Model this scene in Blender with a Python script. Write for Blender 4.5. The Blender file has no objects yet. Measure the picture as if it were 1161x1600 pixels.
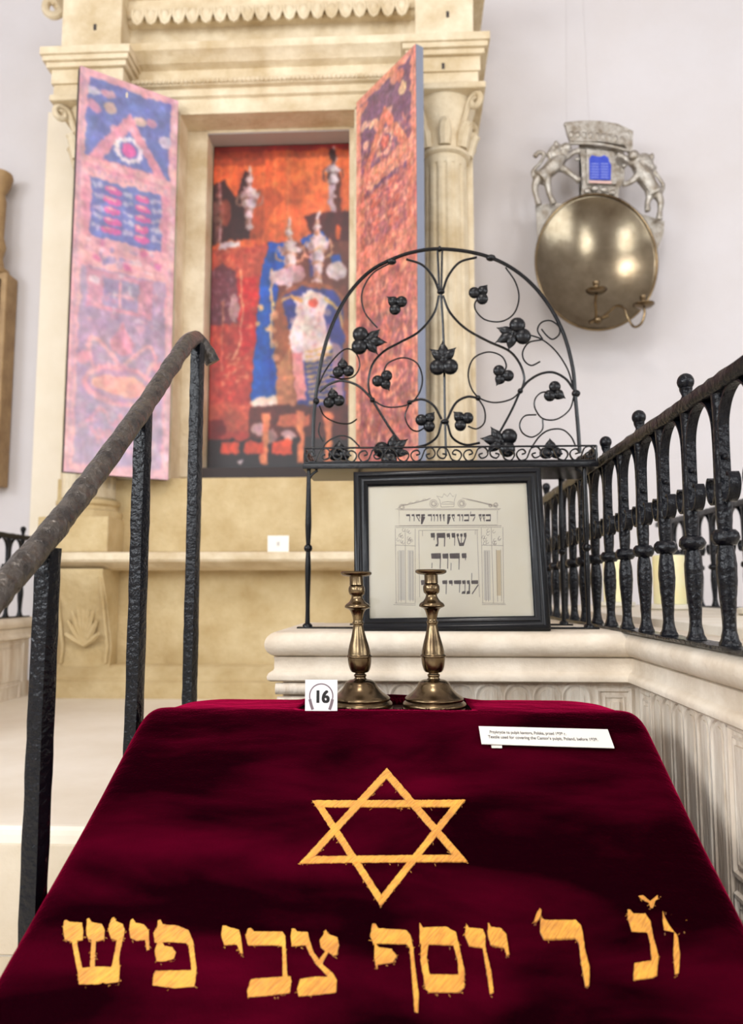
import bpy, bmesh, math, random
import numpy as np
from mathutils import Vector, Matrix, noise
random.seed(7); rng = np.random.default_rng(7)
S = bpy.context.scene; C = S.collection; PI = math.pi
EYE = 1.54                                    # camera height over the lower floor
PITCH, YAW, F = math.radians(5.85), math.radians(2.79), 1200.0
CAMR = Matrix.Rotation(YAW, 3, 'Z') @ Matrix.Rotation(PI/2 + PITCH, 3, 'X')
EYEV = Vector((0, 0, EYE))
def ray(px, py): return CAMR @ Vector(((px-580.5)/F, -(py-800)/F, -1))
def at(px, py, Y):                            # point of the plane at depth Y seen at a photo pixel
    d = ray(px, py); return EYEV + d*(Y/d.y)
def hit(px, py, p0, n):
    d = ray(px, py); return EYEV + d*((Vector(p0)-EYEV).dot(n)/d.dot(n))
# ------------------------------------------------------------------ materials
def srgb(r, g, b):
    f = lambda c: (c/255/12.92) if c/255 <= .04045 else ((c/255+.055)/1.055)**2.4
    return (f(r), f(g), f(b), 1)
def mat(name, col, rough=.6, metal=0, col2=None, nscale=8, bump=0, bscale=40, spec=.5, stretch=None, detail=6, bdist=.004, **kw):
    m = bpy.data.materials.new(name); m.use_nodes = True; nt = m.node_tree; N = nt.nodes; L = nt.links
    b = N['Principled BSDF']; b.inputs['Base Color'].default_value = col
    b.inputs['Roughness'].default_value = rough; b.inputs['Metallic'].default_value = metal
    b.inputs['Specular IOR Level'].default_value = spec
    for k, v in kw.items(): b.inputs[k.replace('_', ' ')].default_value = v
    tc = N.new('ShaderNodeTexCoord'); src = tc.outputs['Object']
    if stretch:
        mp = N.new('ShaderNodeMapping'); mp.inputs['Scale'].default_value = stretch; L.new(src, mp.inputs[0]); src = mp.outputs[0]
    if col2:
        n = N.new('ShaderNodeTexNoise'); n.inputs['Scale'].default_value = nscale; n.inputs['Detail'].default_value = detail
        n.inputs['Roughness'].default_value = .62; L.new(src, n.inputs['Vector'])
        r = N.new('ShaderNodeValToRGB'); r.color_ramp.elements[0].position = .32; r.color_ramp.elements[1].position = .68
        r.color_ramp.elements[0].color = col; r.color_ramp.elements[1].color = col2
        L.new(n.outputs['Fac'], r.inputs[0]); L.new(r.outputs[0], b.inputs['Base Color'])
    if bump:
        n = N.new('ShaderNodeTexNoise'); n.inputs['Scale'].default_value = bscale; n.inputs['Detail'].default_value = 4
        L.new(src, n.inputs['Vector'])
        bp = N.new('ShaderNodeBump'); bp.inputs['Strength'].default_value = bump; bp.inputs['Distance'].default_value = bdist
        L.new(n.outputs['Fac'], bp.inputs['Height']); L.new(bp.outputs[0], b.inputs['Normal'])
    return m
PLASTER = mat('plaster', srgb(207,203,205), .9, col2=srgb(201,195,194), nscale=1.2, bump=.15, bscale=9, bdist=.02)
ARKST = mat('ochre_stone', srgb(234,221,194), .85, col2=srgb(192,170,132), nscale=4.5, bump=.5, bscale=30, bdist=.012, detail=9)
ARKLO = mat('ochre_stone_worn', srgb(208,188,146), .88, col2=srgb(180,155,108), nscale=5, bump=.6, bscale=28, bdist=.015, detail=9)
CREAM = mat('cream_plaster', srgb(233,223,205), .9, col2=srgb(224,212,190), nscale=3)
PARST = mat('pale_limestone', srgb(232,221,203), .72, col2=srgb(204,188,166), nscale=9, bump=.45, bscale=70, bdist=.004, detail=10)
PARLO = mat('pale_limestone_streaked', srgb(238,229,214), .8, col2=srgb(198,178,154), nscale=8, bump=.5, bscale=60, bdist=.005, stretch=(3,3,.5), detail=9)
FLOORM = mat('floor_stone', srgb(240,232,218), .55, col2=srgb(224,213,194), nscale=2.2, bump=.2, bscale=20, bdist=.006, detail=8)
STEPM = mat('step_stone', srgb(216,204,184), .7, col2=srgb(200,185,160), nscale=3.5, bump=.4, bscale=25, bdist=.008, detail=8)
IRON = mat('black_painted_iron', (.0035,.004,.006,1), .2, bump=.8, bscale=100, bdist=.004, spec=.24)
IRONT = mat('thin_black_iron', (.005,.005,.006,1), .26, bump=.35, bscale=160, bdist=.0015, spec=.28)
RAILM = mat('worn_brown_iron', srgb(58,55,54), .28, metal=.6, col2=srgb(106,99,92), nscale=40, bump=1, bscale=48, bdist=.012)
BRASS = mat('aged_brass', srgb(134,116,88), .24, metal=1, col2=srgb(88,72,54), nscale=16, bump=.12, bscale=90, bdist=.002)
BRASSD = mat('dark_polished_brass', srgb(128,118,100), .2, metal=1, col2=srgb(100,88,70), nscale=7, bump=.1, bscale=8, bdist=.01)
SILVER = mat('tarnished_silver', srgb(196,192,184), .42, metal=.85, col2=srgb(140,128,112), nscale=22, bump=.8, bscale=90, bdist=.006)
BLUEM = mat('blue_enamel', srgb(38,58,172), .35, col2=srgb(60,82,190), nscale=60)
FRAMEM = mat('black_lacquered_wood', (.004,.0045,.006,1), .26, bump=.1, bscale=60, spec=.3)
EDGE = mat('board_edge_grey', srgb(128,134,150), .6)
DARKM = mat('board_edge_dark', srgb(58,50,50), .7)
PAPER = mat('aged_paper', srgb(253,247,230), .8, col2=srgb(247,238,214), nscale=6)
INK = mat('sepia_ink', srgb(38,26,24), .7, col2=srgb(96,84,80), nscale=90)
INK2 = mat('grey_ink', srgb(98,84,80), .7, col2=srgb(44,32,32), nscale=110)
LINE = mat('fine_pen_line', srgb(150,134,118), .8)
WASH = mat('ochre_wash', srgb(222,204,168), .8)
WASHB = mat('grey_wash', srgb(224,218,204), .8)
WHITE = mat('white_card', srgb(236,234,236), .6)
CARDM = mat('cream_card', srgb(240,236,226), .6)
BLK = mat('black_print', (.008,.008,.008,1), .6)
GREYP = mat('grey_print', srgb(120,104,110), .6)
TXT = mat('soft_grey_print', srgb(96,92,90), .7)
WAX = mat('cream_wax', srgb(246,240,204), .5, col2=srgb(242,230,172), nscale=5, Subsurface_Weight=.25, Subsurface_Scale=.05)
DWOOD = mat('dark_wood', srgb(74,46,36), .5, col2=srgb(50,30,24), nscale=14, stretch=(1,9,9))
TAN = mat('tan_wood', srgb(176,146,104), .6, col2=srgb(140,110,74), nscale=9)
# velvet: red pile with a sheen, brushed in patches
def velvet():
    m = bpy.data.materials.new('crimson_velvet'); m.use_nodes = True; nt = m.node_tree; N = nt.nodes; L = nt.links
    b = N['Principled BSDF']; tc = N.new('ShaderNodeTexCoord')
    mp = N.new('ShaderNodeMapping'); mp.inputs['Scale'].default_value = (1, 2.4, 2.4); L.new(tc.outputs['Object'], mp.inputs[0])
    n = N.new('ShaderNodeTexNoise'); n.inputs['Scale'].default_value = 3.4; n.inputs['Detail'].default_value = 5; n.inputs['Distortion'].default_value = .3
    L.new(mp.outputs[0], n.inputs['Vector'])
    r = N.new('ShaderNodeValToRGB'); e = r.color_ramp.elements
    e[0].position = .42; e[0].color = (.007, .0002, .0016, 1); e[1].position = .76; e[1].color = (.085, .0008, .010, 1)
    L.new(n.outputs['Fac'], r.inputs[0]); L.new(r.outputs[0], b.inputs['Base Color'])
    b.inputs['Roughness'].default_value = .95; b.inputs['Specular IOR Level'].default_value = 0
    b.inputs['Sheen Weight'].default_value = .85; b.inputs['Sheen Roughness'].default_value = .28
    b.inputs['Sheen Tint'].default_value = (.8, .012, .10, 1)
    n2 = N.new('ShaderNodeTexNoise'); n2.inputs['Scale'].default_value = 300; L.new(tc.outputs['Object'], n2.inputs['Vector'])
    n3 = N.new('ShaderNodeTexNoise'); n3.inputs['Scale'].default_value = 16; n3.inputs['Detail'].default_value = 3; L.new(mp.outputs[0], n3.inputs['Vector'])
    ad = N.new('ShaderNodeMath'); ad.operation = 'MULTIPLY_ADD'; ad.inputs[1].default_value = .3
    L.new(n2.outputs['Fac'], ad.inputs[0]); L.new(n3.outputs['Fac'], ad.inputs[2])
    bp = N.new('ShaderNodeBump'); bp.inputs['Strength'].default_value = .55; bp.inputs['Distance'].default_value = .006
    L.new(ad.outputs[0], bp.inputs['Height']); L.new(bp.outputs[0], b.inputs['Normal'])
    return m
VELVET = velvet()
# gold satin stitch
def thread():
    m = mat('gold_satin_thread', srgb(252,184,62), .5, col2=srgb(216,146,56), nscale=26, spec=.4, Sheen_Weight=.3)
    nt = m.node_tree; N = nt.nodes; L = nt.links
    tc = N.new('ShaderNodeTexCoord'); m1 = N.new('ShaderNodeMapping'); m1.inputs['Rotation'].default_value = (0, 0, .7); L.new(tc.outputs['Object'], m1.inputs[0])
    mp = N.new('ShaderNodeMapping'); mp.inputs['Scale'].default_value = (1, .08, .08); L.new(m1.outputs[0], mp.inputs[0])
    n = N.new('ShaderNodeTexNoise'); n.inputs['Scale'].default_value = 620; n.inputs['Detail'].default_value = 3; L.new(mp.outputs[0], n.inputs['Vector'])
    bp = N.new('ShaderNodeBump'); bp.inputs['Strength'].default_value = 1; bp.inputs['Distance'].default_value = .0022
    L.new(n.outputs['Fac'], bp.inputs['Height']); L.new(bp.outputs[0], N['Principled BSDF'].inputs['Normal'])
    r = N.new('ShaderNodeValToRGB'); r.color_ramp.elements[0].position = .36; r.color_ramp.elements[0].color = srgb(176,112,44); r.color_ramp.elements[1].position = .56; r.color_ramp.elements[1].color = (1,1,1,1)
    L.new(n.outputs['Fac'], r.inputs[0]); b = N['Principled BSDF']; old = b.inputs['Base Color'].links[0].from_socket
    mx = N.new('ShaderNodeMix'); mx.data_type = 'RGBA'; mx.blend_type = 'MULTIPLY'; mx.inputs[0].default_value = .42
    L.new(old, mx.inputs[6]); L.new(r.outputs[0], mx.inputs[7]); L.new(mx.outputs[2], b.inputs['Base Color'])
    return m
GOLD = thread()
def vcol(name, rough=.4, fine=0, spec=.5):
    m = bpy.data.materials.new(name); m.use_nodes = True; nt = m.node_tree; N = nt.nodes; L = nt.links
    b = N['Principled BSDF']; a = N.new('ShaderNodeAttribute'); a.attribute_name = 'Print'
    L.new(a.outputs['Color'], b.inputs['Base Color']); b.inputs['Roughness'].default_value = rough; b.inputs['Specular IOR Level'].default_value = spec
    return m
PRINTD = vcol('door_print', .3, spec=.6); PRINTP = vcol('poster_print', .42)
def glass():
    m = bpy.data.materials.new('picture_glass'); m.use_nodes = True; nt = m.node_tree; N = nt.nodes; L = nt.links
    N.remove(N['Principled BSDF']); t = N.new('ShaderNodeBsdfTransparent'); g = N.new('ShaderNodeBsdfGlossy'); g.inputs['Roughness'].default_value = .03
    fr = N.new('ShaderNodeFresnel'); fr.inputs['IOR'].default_value = 1.6; mx = N.new('ShaderNodeMixShader')
    L.new(fr.outputs[0], mx.inputs[0]); L.new(t.outputs[0], mx.inputs[1]); L.new(g.outputs[0], mx.inputs[2]); L.new(mx.outputs[0], N['Material Output'].inputs[0])
    return m
GLASS = glass()
# ------------------------------------------------------------------ mesh helpers
def obj(name, bm, m, parent=None, smooth=True, angle=40):
    me = bpy.data.meshes.new(name); bmesh.ops.recalc_face_normals(bm, faces=bm.faces[:])
    bm.to_mesh(me); bm.free(); me.materials.append(m)
    if smooth: me.shade_smooth(); me.set_sharp_from_angle(angle=math.radians(angle))
    o = bpy.data.objects.new(name, me); C.objects.link(o)
    if parent: o.parent = parent; o.matrix_parent_inverse = Matrix.Translation(-world_loc(parent))
    return o
def world_loc(p):
    v = Vector((0,0,0))
    while p: 
        v += p.matrix_parent_inverse.translation + p.location if p.parent else p.location
        p = p.parent
    return v
def tag(o, label=None, cat=None, group=None, kind=None):
    if label: o['label'] = label
    if cat: o['category'] = cat
    if group: o['group'] = group
    if kind: o['kind'] = kind
    return o
def thing(name, label, cat, loc=(0,0,0), group=None):
    o = bpy.data.objects.new(name, None); o.empty_display_size = .05; C.objects.link(o); o.location = loc
    return tag(o, label, cat, group)
def struct(name, bm, m): o = obj(name, bm, m, smooth=False); o['kind'] = 'structure'; return o
def box(bm, x0, x1, y0, y1, z0, z1, bev=0):
    r = bmesh.ops.create_cube(bm, size=1); vs = r['verts']
    for v in vs: v.co = Vector(((x0+x1)/2 + v.co.x*(x1-x0), (y0+y1)/2 + v.co.y*(y1-y0), (z0+z1)/2 + v.co.z*(z1-z0)))
    if bev:
        es = list({e for v in vs for e in v.link_edges}); bmesh.ops.bevel(bm, geom=es, offset=bev, segments=3, profile=.6, affect='EDGES')
def B(*a, **k): bm = bmesh.new(); box(bm, *a, **k); return bm
def tube(bm, pts, r, sides=8, cap=True, flat=None, jit=0):
    pts = [Vector(p) for p in pts]; n = len(pts); rr = r if hasattr(r, '__len__') else [r]*n
    T = [(pts[min(i+1,n-1)]-pts[max(i-1,0)]).normalized() for i in range(n)]
    up = Vector((0,0,1)) if abs(T[0].z) < .9 else Vector((0,1,0))
    u = (up - T[0]*up.dot(T[0])).normalized(); rings = []
    for i in range(n):
        u = (u - T[i]*u.dot(T[i])).normalized(); w = T[i].cross(u); ring = []
        for k in range(sides):
            a = 2*PI*k/sides; s = rr[i]*(1+random.uniform(-jit, jit))
            ring.append(bm.verts.new(pts[i] + u*math.cos(a)*s + w*math.sin(a)*s))
        rings.append(ring)
    for i in range(n-1):
        for k in range(sides):
            bm.faces.new((rings[i][k], rings[i][(k+1)%sides], rings[i+1][(k+1)%sides], rings[i+1][k]))
    if cap:
        bm.faces.new(rings[0][::-1]); bm.faces.new(rings[-1])
def ribbon(bm, pts, wvec, th):               # a flat band: path, width vector, thickness
    pts = [Vector(p) for p in pts]; w = Vector(wvec); n = len(pts); R = []
    for i in range(n):
        t = (pts[min(i+1,n-1)]-pts[max(i-1,0)]).normalized(); nn = t.cross(w).normalized()*th/2
        R.append([bm.verts.new(pts[i]+s*w/2+q*nn) for s, q in ((-1,-1),(1,-1),(1,1),(-1,1))])
    for i in range(n-1):
        for k in range(4): bm.faces.new((R[i][k], R[i][(k+1)%4], R[i+1][(k+1)%4], R[i+1][k]))
    bm.faces.new(R[0][::-1]); bm.faces.new(R[-1])
def lathe(bm, c, prof, seg=40, rx=1, ry=1, flute=None):
    c = Vector(c); R = []
    for (r, z) in prof:
        R.append([bm.verts.new(c + Vector(((r*(flute(a, z) if flute else 1))*rx*math.cos(a), (r*(flute(a, z) if flute else 1))*ry*math.sin(a), z))) for a in [2*PI*k/seg for k in range(seg)]])
    for i in range(len(R)-1):
        for k in range(seg): bm.faces.new((R[i][k], R[i][(k+1)%seg], R[i+1][(k+1)%seg], R[i+1][k]))
    bm.faces.new(R[0][::-1]); bm.faces.new(R[-1])
def ball(bm, c, r, seg=16, sc=(1,1,1), rot=None):
    g = bmesh.ops.create_uvsphere(bm, u_segments=seg, v_segments=max(6, seg//2), radius=r)
    for v in g['verts']:
        q = Vector((v.co.x*sc[0], v.co.y*sc[1], v.co.z*sc[2]))
        if rot: q = rot @ q
        v.co = q + Vector(c)
def cr(P, n=6):                              # Catmull-Rom through 2-D/3-D points
    P = [Vector(p) for p in P]; Q = [P[0]*2-P[1]] + P + [P[-1]*2-P[-2]]; out = []
    for i in range(1, len(Q)-2):
        for k in range(n):
            t = k/n; a, b, c, d = Q[i-1:i+3]
            out.append(.5*((2*b)+(c-a)*t+(2*a-5*b+4*c-d)*t*t+(3*b-a-3*c+d)*t**3))
    return out + [P[-1]]
def extr(bm, prof, x0, x1):                  # closed (y,z) profile extruded along x
    a = [bm.verts.new((x0, y, z)) for y, z in prof]; b = [bm.verts.new((x1, y, z)) for y, z in prof]; n = len(prof)
    for i in range(n): bm.faces.new((a[i], a[(i+1)%n], b[(i+1)%n], b[i]))
    bm.faces.new(a[::-1]); bm.faces.new(b)
def plate(bm, pts, nrm, th):                 # polygon of 3-D points given a thickness along nrm
    n = Vector(nrm)*th; a = [bm.verts.new(Vector(p)) for p in pts]; b = [bm.verts.new(Vector(p)+n) for p in pts]; k = len(pts)
    for i in range(k): bm.faces.new((a[i], a[(i+1)%k], b[(i+1)%k], b[i]))
    f1 = bm.faces.new(a[::-1]); f2 = bm.faces.new(b)
    bmesh.ops.triangulate(bm, faces=[f1, f2])
def fuse(o, v, sub=True):
    m = o.modifiers.new('remesh', 'REMESH'); m.mode = 'VOXEL'; m.voxel_size = v; m.use_smooth_shade = True
    s = o.modifiers.new('smooth', 'SMOOTH'); s.iterations = 3; s.factor = .6
def text_mesh(name, body, size, Mx, m, parent, bold=0, sx=1, fat=None):
    cu = bpy.data.curves.new(name, 'FONT'); cu.body = body; cu.size = 1; cu.extrude = .00012/size; cu.offset = bold; cu.align_x = 'CENTER'; cu.align_y = 'CENTER'
    t = bpy.data.objects.new('t', cu); C.objects.link(t); dg = bpy.context.evaluated_depsgraph_get(); dg.update()
    me = bpy.data.meshes.new_from_object(t.evaluated_get(dg)); bpy.data.objects.remove(t); bpy.data.curves.remove(cu)
    if fat:
        bm = bmesh.new()
        for k, (dx, dy) in enumerate(fat): c_ = me.copy(); c_.transform(Matrix.Translation((dx, dy, k*.0002))); bm.from_mesh(c_)
        me = bpy.data.meshes.new(name); bm.to_mesh(me); bm.free()
    me.transform(Mx @ Matrix.Diagonal((sx*size,size,size,1))); me.materials.clear(); me.materials.append(m)
    o = bpy.data.objects.new(name, me); C.objects.link(o); o.parent = parent; o.matrix_parent_inverse = Matrix.Translation(-world_loc(parent)); return o
# ------------------------------------------------------------------ printed panels (colour stored on a fine grid)
class Cv:
    def __init__(s, w, h, nx, ny, bg):
        s.w, s.h = w, h; s.X, s.Y = np.meshgrid((np.arange(nx)+.5)/nx*w, (np.arange(ny)+.5)/ny*h); s.A = np.zeros((ny, nx, 3)); s.A[:] = bg
    def put(s, m, c, a=1):
        m = (m*a)[..., None]; s.A = s.A*(1-m) + np.array(c)*m
    def ell(s, x, y, rx, ry, c, rot=0, a=1):
        dx, dy = s.X-x, s.Y-y; cs, sn = math.cos(rot), math.sin(rot); u = (dx*cs+dy*sn)/rx; v = (-dx*sn+dy*cs)/ry
        s.put((u*u+v*v < 1).astype(float), c, a)
    def poly(s, P, c, a=1):
        m = np.zeros(s.X.shape, bool); n = len(P)
        for i in range(n):
            (x1, y1), (x2, y2) = P[i], P[(i+1)%n]
            if y1 == y2: continue
            m ^= ((y1 > s.Y) != (y2 > s.Y)) & (s.X < (x2-x1)*(s.Y-y1)/(y2-y1)+x1)
        s.put(m.astype(float), c, a)
    def rect(s, x0, y0, x1, y1, c, a=1): s.poly([(x0,y0),(x1,y0),(x1,y1),(x0,y1)], c, a)
    def line(s, P, w, c, a=1):
        for (x1, y1), (x2, y2) in zip(P, P[1:]):
            L2 = (x2-x1)**2+(y2-y1)**2+1e-9; t = np.clip(((s.X-x1)*(x2-x1)+(s.Y-y1)*(y2-y1))/L2, 0, 1)
            s.put((np.hypot(s.X-x1-t*(x2-x1), s.Y-y1-t*(y2-y1)) < w/2).astype(float), c, a)
    def grain(s, amp, k=1, mask=None):
        n = rng.normal(size=s.X.shape)
        for _ in range(k): n = (n+np.roll(n,1,0)+np.roll(n,-1,0)+np.roll(n,1,1)+np.roll(n,-1,1))/5*1.5
        n = n[..., None]*amp
        if mask is not None: n = n*mask[..., None]
        s.A = np.clip(s.A+n*np.array([1,.95,.95]), 0, 255)
    def blur(s, k=1):
        for _ in range(k):
            P = np.pad(s.A, ((1,1),(1,1),(0,0)), 'edge'); s.A = (P[:-2,1:-1]+P[2:,1:-1]+P[1:-1,:-2]+P[1:-1,2:]+2*P[1:-1,1:-1])/6
def snoise(ny, nx, cell):
    gy, gx = int(ny/cell)+3, int(nx/cell)+3; g = rng.normal(size=(gy, gx)); y = np.arange(ny)/cell; x = np.arange(nx)/cell
    yi = y.astype(int); xi = x.astype(int); fy = (y-yi)[:, None]; fx = (x-xi)[None]; fy = fy*fy*(3-2*fy); fx = fx*fx*(3-2*fx)
    a = g[np.ix_(yi, xi)]; b = g[np.ix_(yi, xi+1)]; c = g[np.ix_(yi+1, xi)]; d = g[np.ix_(yi+1, xi+1)]
    return (a*(1-fx)+b*fx)*(1-fy)+(c*(1-fx)+d*fx)*fy
def warp(cv, amp, cell):
    ny, nx = cv.X.shape; J, I = np.mgrid[0:ny, 0:nx]
    J = np.clip(J+snoise(ny, nx, cell)*amp, 0, ny-1).round().astype(int); I = np.clip(I+snoise(ny, nx, cell)*amp, 0, nx-1).round().astype(int); cv.A = cv.A[J, I]
def mottle(cv, amp, cell, hue=.3):
    ny, nx = cv.X.shape; n = snoise(ny, nx, cell)[..., None]; h = np.stack([snoise(ny, nx, cell) for _ in range(3)], -1)*hue; cv.A = np.clip(cv.A*(1+amp*(n+h)), 0, 255)
def printed(name, cv, o, ux, uy, m, parent=None):       # o = top-left corner, ux / uy = full edge vectors
    ny, nx = cv.X.shape; me = bpy.data.meshes.new(name); o, ux, uy = Vector(o), Vector(ux), Vector(uy)
    V = [tuple(o + ux*(i/(nx-1)) + uy*(j/(ny-1))) for j in range(ny) for i in range(nx)]
    Fc = [(j*nx+i, (j+1)*nx+i, (j+1)*nx+i+1, j*nx+i+1) for j in range(ny-1) for i in range(nx-1)]
    me.from_pydata(V, [], Fc); a = me.color_attributes.new('Print', 'FLOAT_COLOR', 'POINT')
    c = np.clip(cv.A, 0, 255).reshape(-1, 3)/255; c = np.where(c <= .04045, c/12.92, ((c+.055)/1.055)**2.4)
    a.data.foreach_set('color', np.hstack([c, np.ones((len(c), 1))]).astype(np.float32).ravel()); me.materials.append(m)
    ob = bpy.data.objects.new(name, me); C.objects.link(ob)
    if parent: ob.parent = parent; ob.matrix_parent_inverse = Matrix.Translation(-world_loc(parent))
    return ob
# ================================================================== SETTING
WY = 4.12; PZ = EYE-.5
struct('wall_back', B(-5, 6, WY+.004, WY+.2, 0, 6.2), PLASTER)
struct('wall_left', B(-5.2, -5, -6, WY+.2, 0, 6.2), PLASTER)
struct('wall_right', B(6, 6.2, -6, WY+.2, 0, 6.2), PLASTER)
struct('wall_front', B(-5.2, 6.2, -6.2, -6, 0, 6.2), PLASTER)
struct('ceiling', B(-5.2, 6.2, -6.2, WY+.2, 6.2, 6.4), PLASTER)
struct('floor', B(-5.2, 6.2, -6.2, WY+.2, -.2, 0), FLOORM)
# raised platform in front of the ark; its nosing is a little worn
bm = bmesh.new(); box(bm, -5, -.30, 1.66, WY, .0, PZ, bev=.018); box(bm, -.32, 6, 1.95, WY, 0, PZ)
o = struct('floor', bm, FLOORM)
struct('darkened_riser', B(-4.99, -.32, 1.655, 1.70, PZ-.26, PZ-.035, bev=.004), STEPM)  # added facing; its darker stone colour offsets the strong light on this riser
st = thing('stone_steps', 'pale worn stone steps rising to the ark platform left of the velvet lectern', 'steps', (-1.3, 1.2, 0))
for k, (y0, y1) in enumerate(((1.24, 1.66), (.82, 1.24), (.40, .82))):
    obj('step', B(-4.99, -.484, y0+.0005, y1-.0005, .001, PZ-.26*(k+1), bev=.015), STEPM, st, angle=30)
# ================================================================== ARK
AY = 3.75
def zx(px, py, Y): p = at(px, py, Y); return p.x, p.z
ark = thing('torah_ark', 'tall ochre stone ark with fluted columns, cornice and two open printed doors', 'ark', (-.7, AY+.1, PZ))
def ap(x0, y0, x1, y1, Y0, Y1, bev=.006):
    xa = zx(x0, (y0+y1)/2, Y0)[0]; xb = zx(x1, (y0+y1)/2, Y0)[0]; za = zx(417, y1, Y0)[1]; zb = zx(417, y0, Y0)[1]
    return (xa, xb, Y0, Y1, za, zb, bev)
def bx(bm, a): box(bm, *a[:6], bev=a[6])
Zl = lambda py, Y: zx(417, py, Y)[1]
obj('jamb', B(*ap(106, 170, 274, 750, AY, WY)[:6], bev=.005), ARKST, ark, angle=30)
obj('jamb', B(*ap(553, 170, 742, 750, AY, WY)[:6], bev=.005), ARKST, ark, angle=30)
x0 = zx(273, 500, AY)[0]; x1 = zx(318, 500, 3.9)[0]; x2 = zx(545, 500, 3.9)[0]; x3 = zx(554, 500, AY)[0]
zt = Zl(205, 3.9); zb = Zl(745, 3.9)
obj('inner_jamb', B(x0-.01, x1, 3.9, WY, zb, zt+.1, bev=.01), ARKST, ark, angle=30)
obj('inner_jamb', B(x2, x3+.01, 3.9, WY, zb, zt+.1, bev=.01), ARKST, ark, angle=30)
obj('lintel', B(x1-.02, x2+.02, 3.9, WY, zt, zt+.12, bev=.004), ARKST, ark, angle=30)
# entablature: one moulded profile across, broken forward over the columns
def entab(bm, xa, xb, d, back=WY, eggs=False):
    Y = AY
    lv = [(175, 0), (152, 0), (150, .012), (139, .012), (138, .03), (128, .03), (126, .02), (112, .02), (108, .045), (100, .06), (96, .075), (86, .08), (84, .03), (82, 0),
          (40, 0), (38, .02), (34, .03)]
    prof = [(back, Zl(175, Y))] + [(Y-d-o_*1.5, Zl(p, Y)) for p, o_ in lv] + [(Y-d-.03, Zl(33, Y)), (Y-d-.05, Zl(31, Y)), (Y-d-.05, Zl(5, Y)), (Y-d-.14, Zl(0, Y)), (Y-d-.16, Zl(-14, Y)), (Y-d-.20, Zl(-22, Y)), (Y-d-.20, Zl(-34, Y)), (back, Zl(-34, Y))]
    extr(bm, prof, xa, xb)
XL0, XL1 = zx(85, 110, 3.62)[0], zx(196, 110, 3.62)[0]; XR0, XR1 = zx(640, 110, 3.62)[0], zx(750, 110, 3.62)[0]
bm = bmesh.new(); entab(bm, XL0+.02, XR1-.02, 0)
obj('entablature', bm, ARKST, ark, angle=25)
bm = bmesh.new(); n = 20
for k in range(n):      # egg and dart
    x = XL1 + (XR0-XL1)*(k+.5)/n; z = Zl(19, AY-.08)
    ball(bm, (x, AY-.07, z), .034, 14, (.80, .9, 1.2)); w_ = (XR0-XL1)/n/2
    tube(bm, [(x-w_*.8, AY-.075, z+.042), (x-w_*.78, AY-.085, z), (x-w_*.4, AY-.085, z-.036), (x, AY-.085, z-.046), (x+w_*.4, AY-.085, z-.036), (x+w_*.78, AY-.085, z), (x+w_*.8, AY-.075, z+.042)], .008, 6)
obj('egg_and_dart_moulding', bm, ARKST, ark)
bm = bmesh.new(); n = 62
for k in range(n): x = XL1 + (XR0-XL1)*(k+.5)/n; ball(bm, (x, AY-.050, Zl(133, AY)), .0135, 8, (1.1, 1, 1))
obj('bead_moulding', bm, ARKST, ark)
for (a, b) in ((XL0, XL1), (XR0, XR1)):        # projecting blocks over the columns
    bm = bmesh.new(); Y = 3.60; c = (a+b)/2; h = (b-a)/2
    z = lambda p: Zl(p, Y)
    for (p0, p1, e, dd) in ((148, 122, -.01, .0), (122, 100, 0, .01), (100, 92, .02, .03), (92, 84, .035, .045), (84, 72, .045, .055), (70, -34, -.03, -.02)):
        box(bm, c-h-e, c+h+e, Y-dd, WY if p1 > -30 else WY, z(p0), z(p1), bev=.004)
    obj('projecting_block', bm, ARKST, ark, angle=30)
    bm = bmesh.new(); box(bm, c-h-.05, c+h+.05, Y-.08, WY, z(-34), z(-50), bev=.01); obj('cornice_block', bm, ARKST, ark, angle=30)
    for q, pz in ((.1, 28), (-.05, 114)): obj('dowel_hole', B(c-.007+q*h, c+.007+q*h, Y-.012 if pz > 60 else Y+.016, Y+.06, z(pz+5), z(pz-4)), DARKM, ark)
# carved scroll at the far left of the cornice
bm = bmesh.new(); c = at(92, 12, 3.8)
tube(bm, [c+Vector((.07*math.cos(t)*(1-t/14)-.02, 0, .07*math.sin(t)*(1-t/14))) for t in [i*.3 for i in range(30)]], .022, 8)
ball(bm, c+Vector((.05, .02, .02)), .07, 12, (1.3, .6, .8)); obj('carved_scroll', bm, ARKST, ark)
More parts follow.
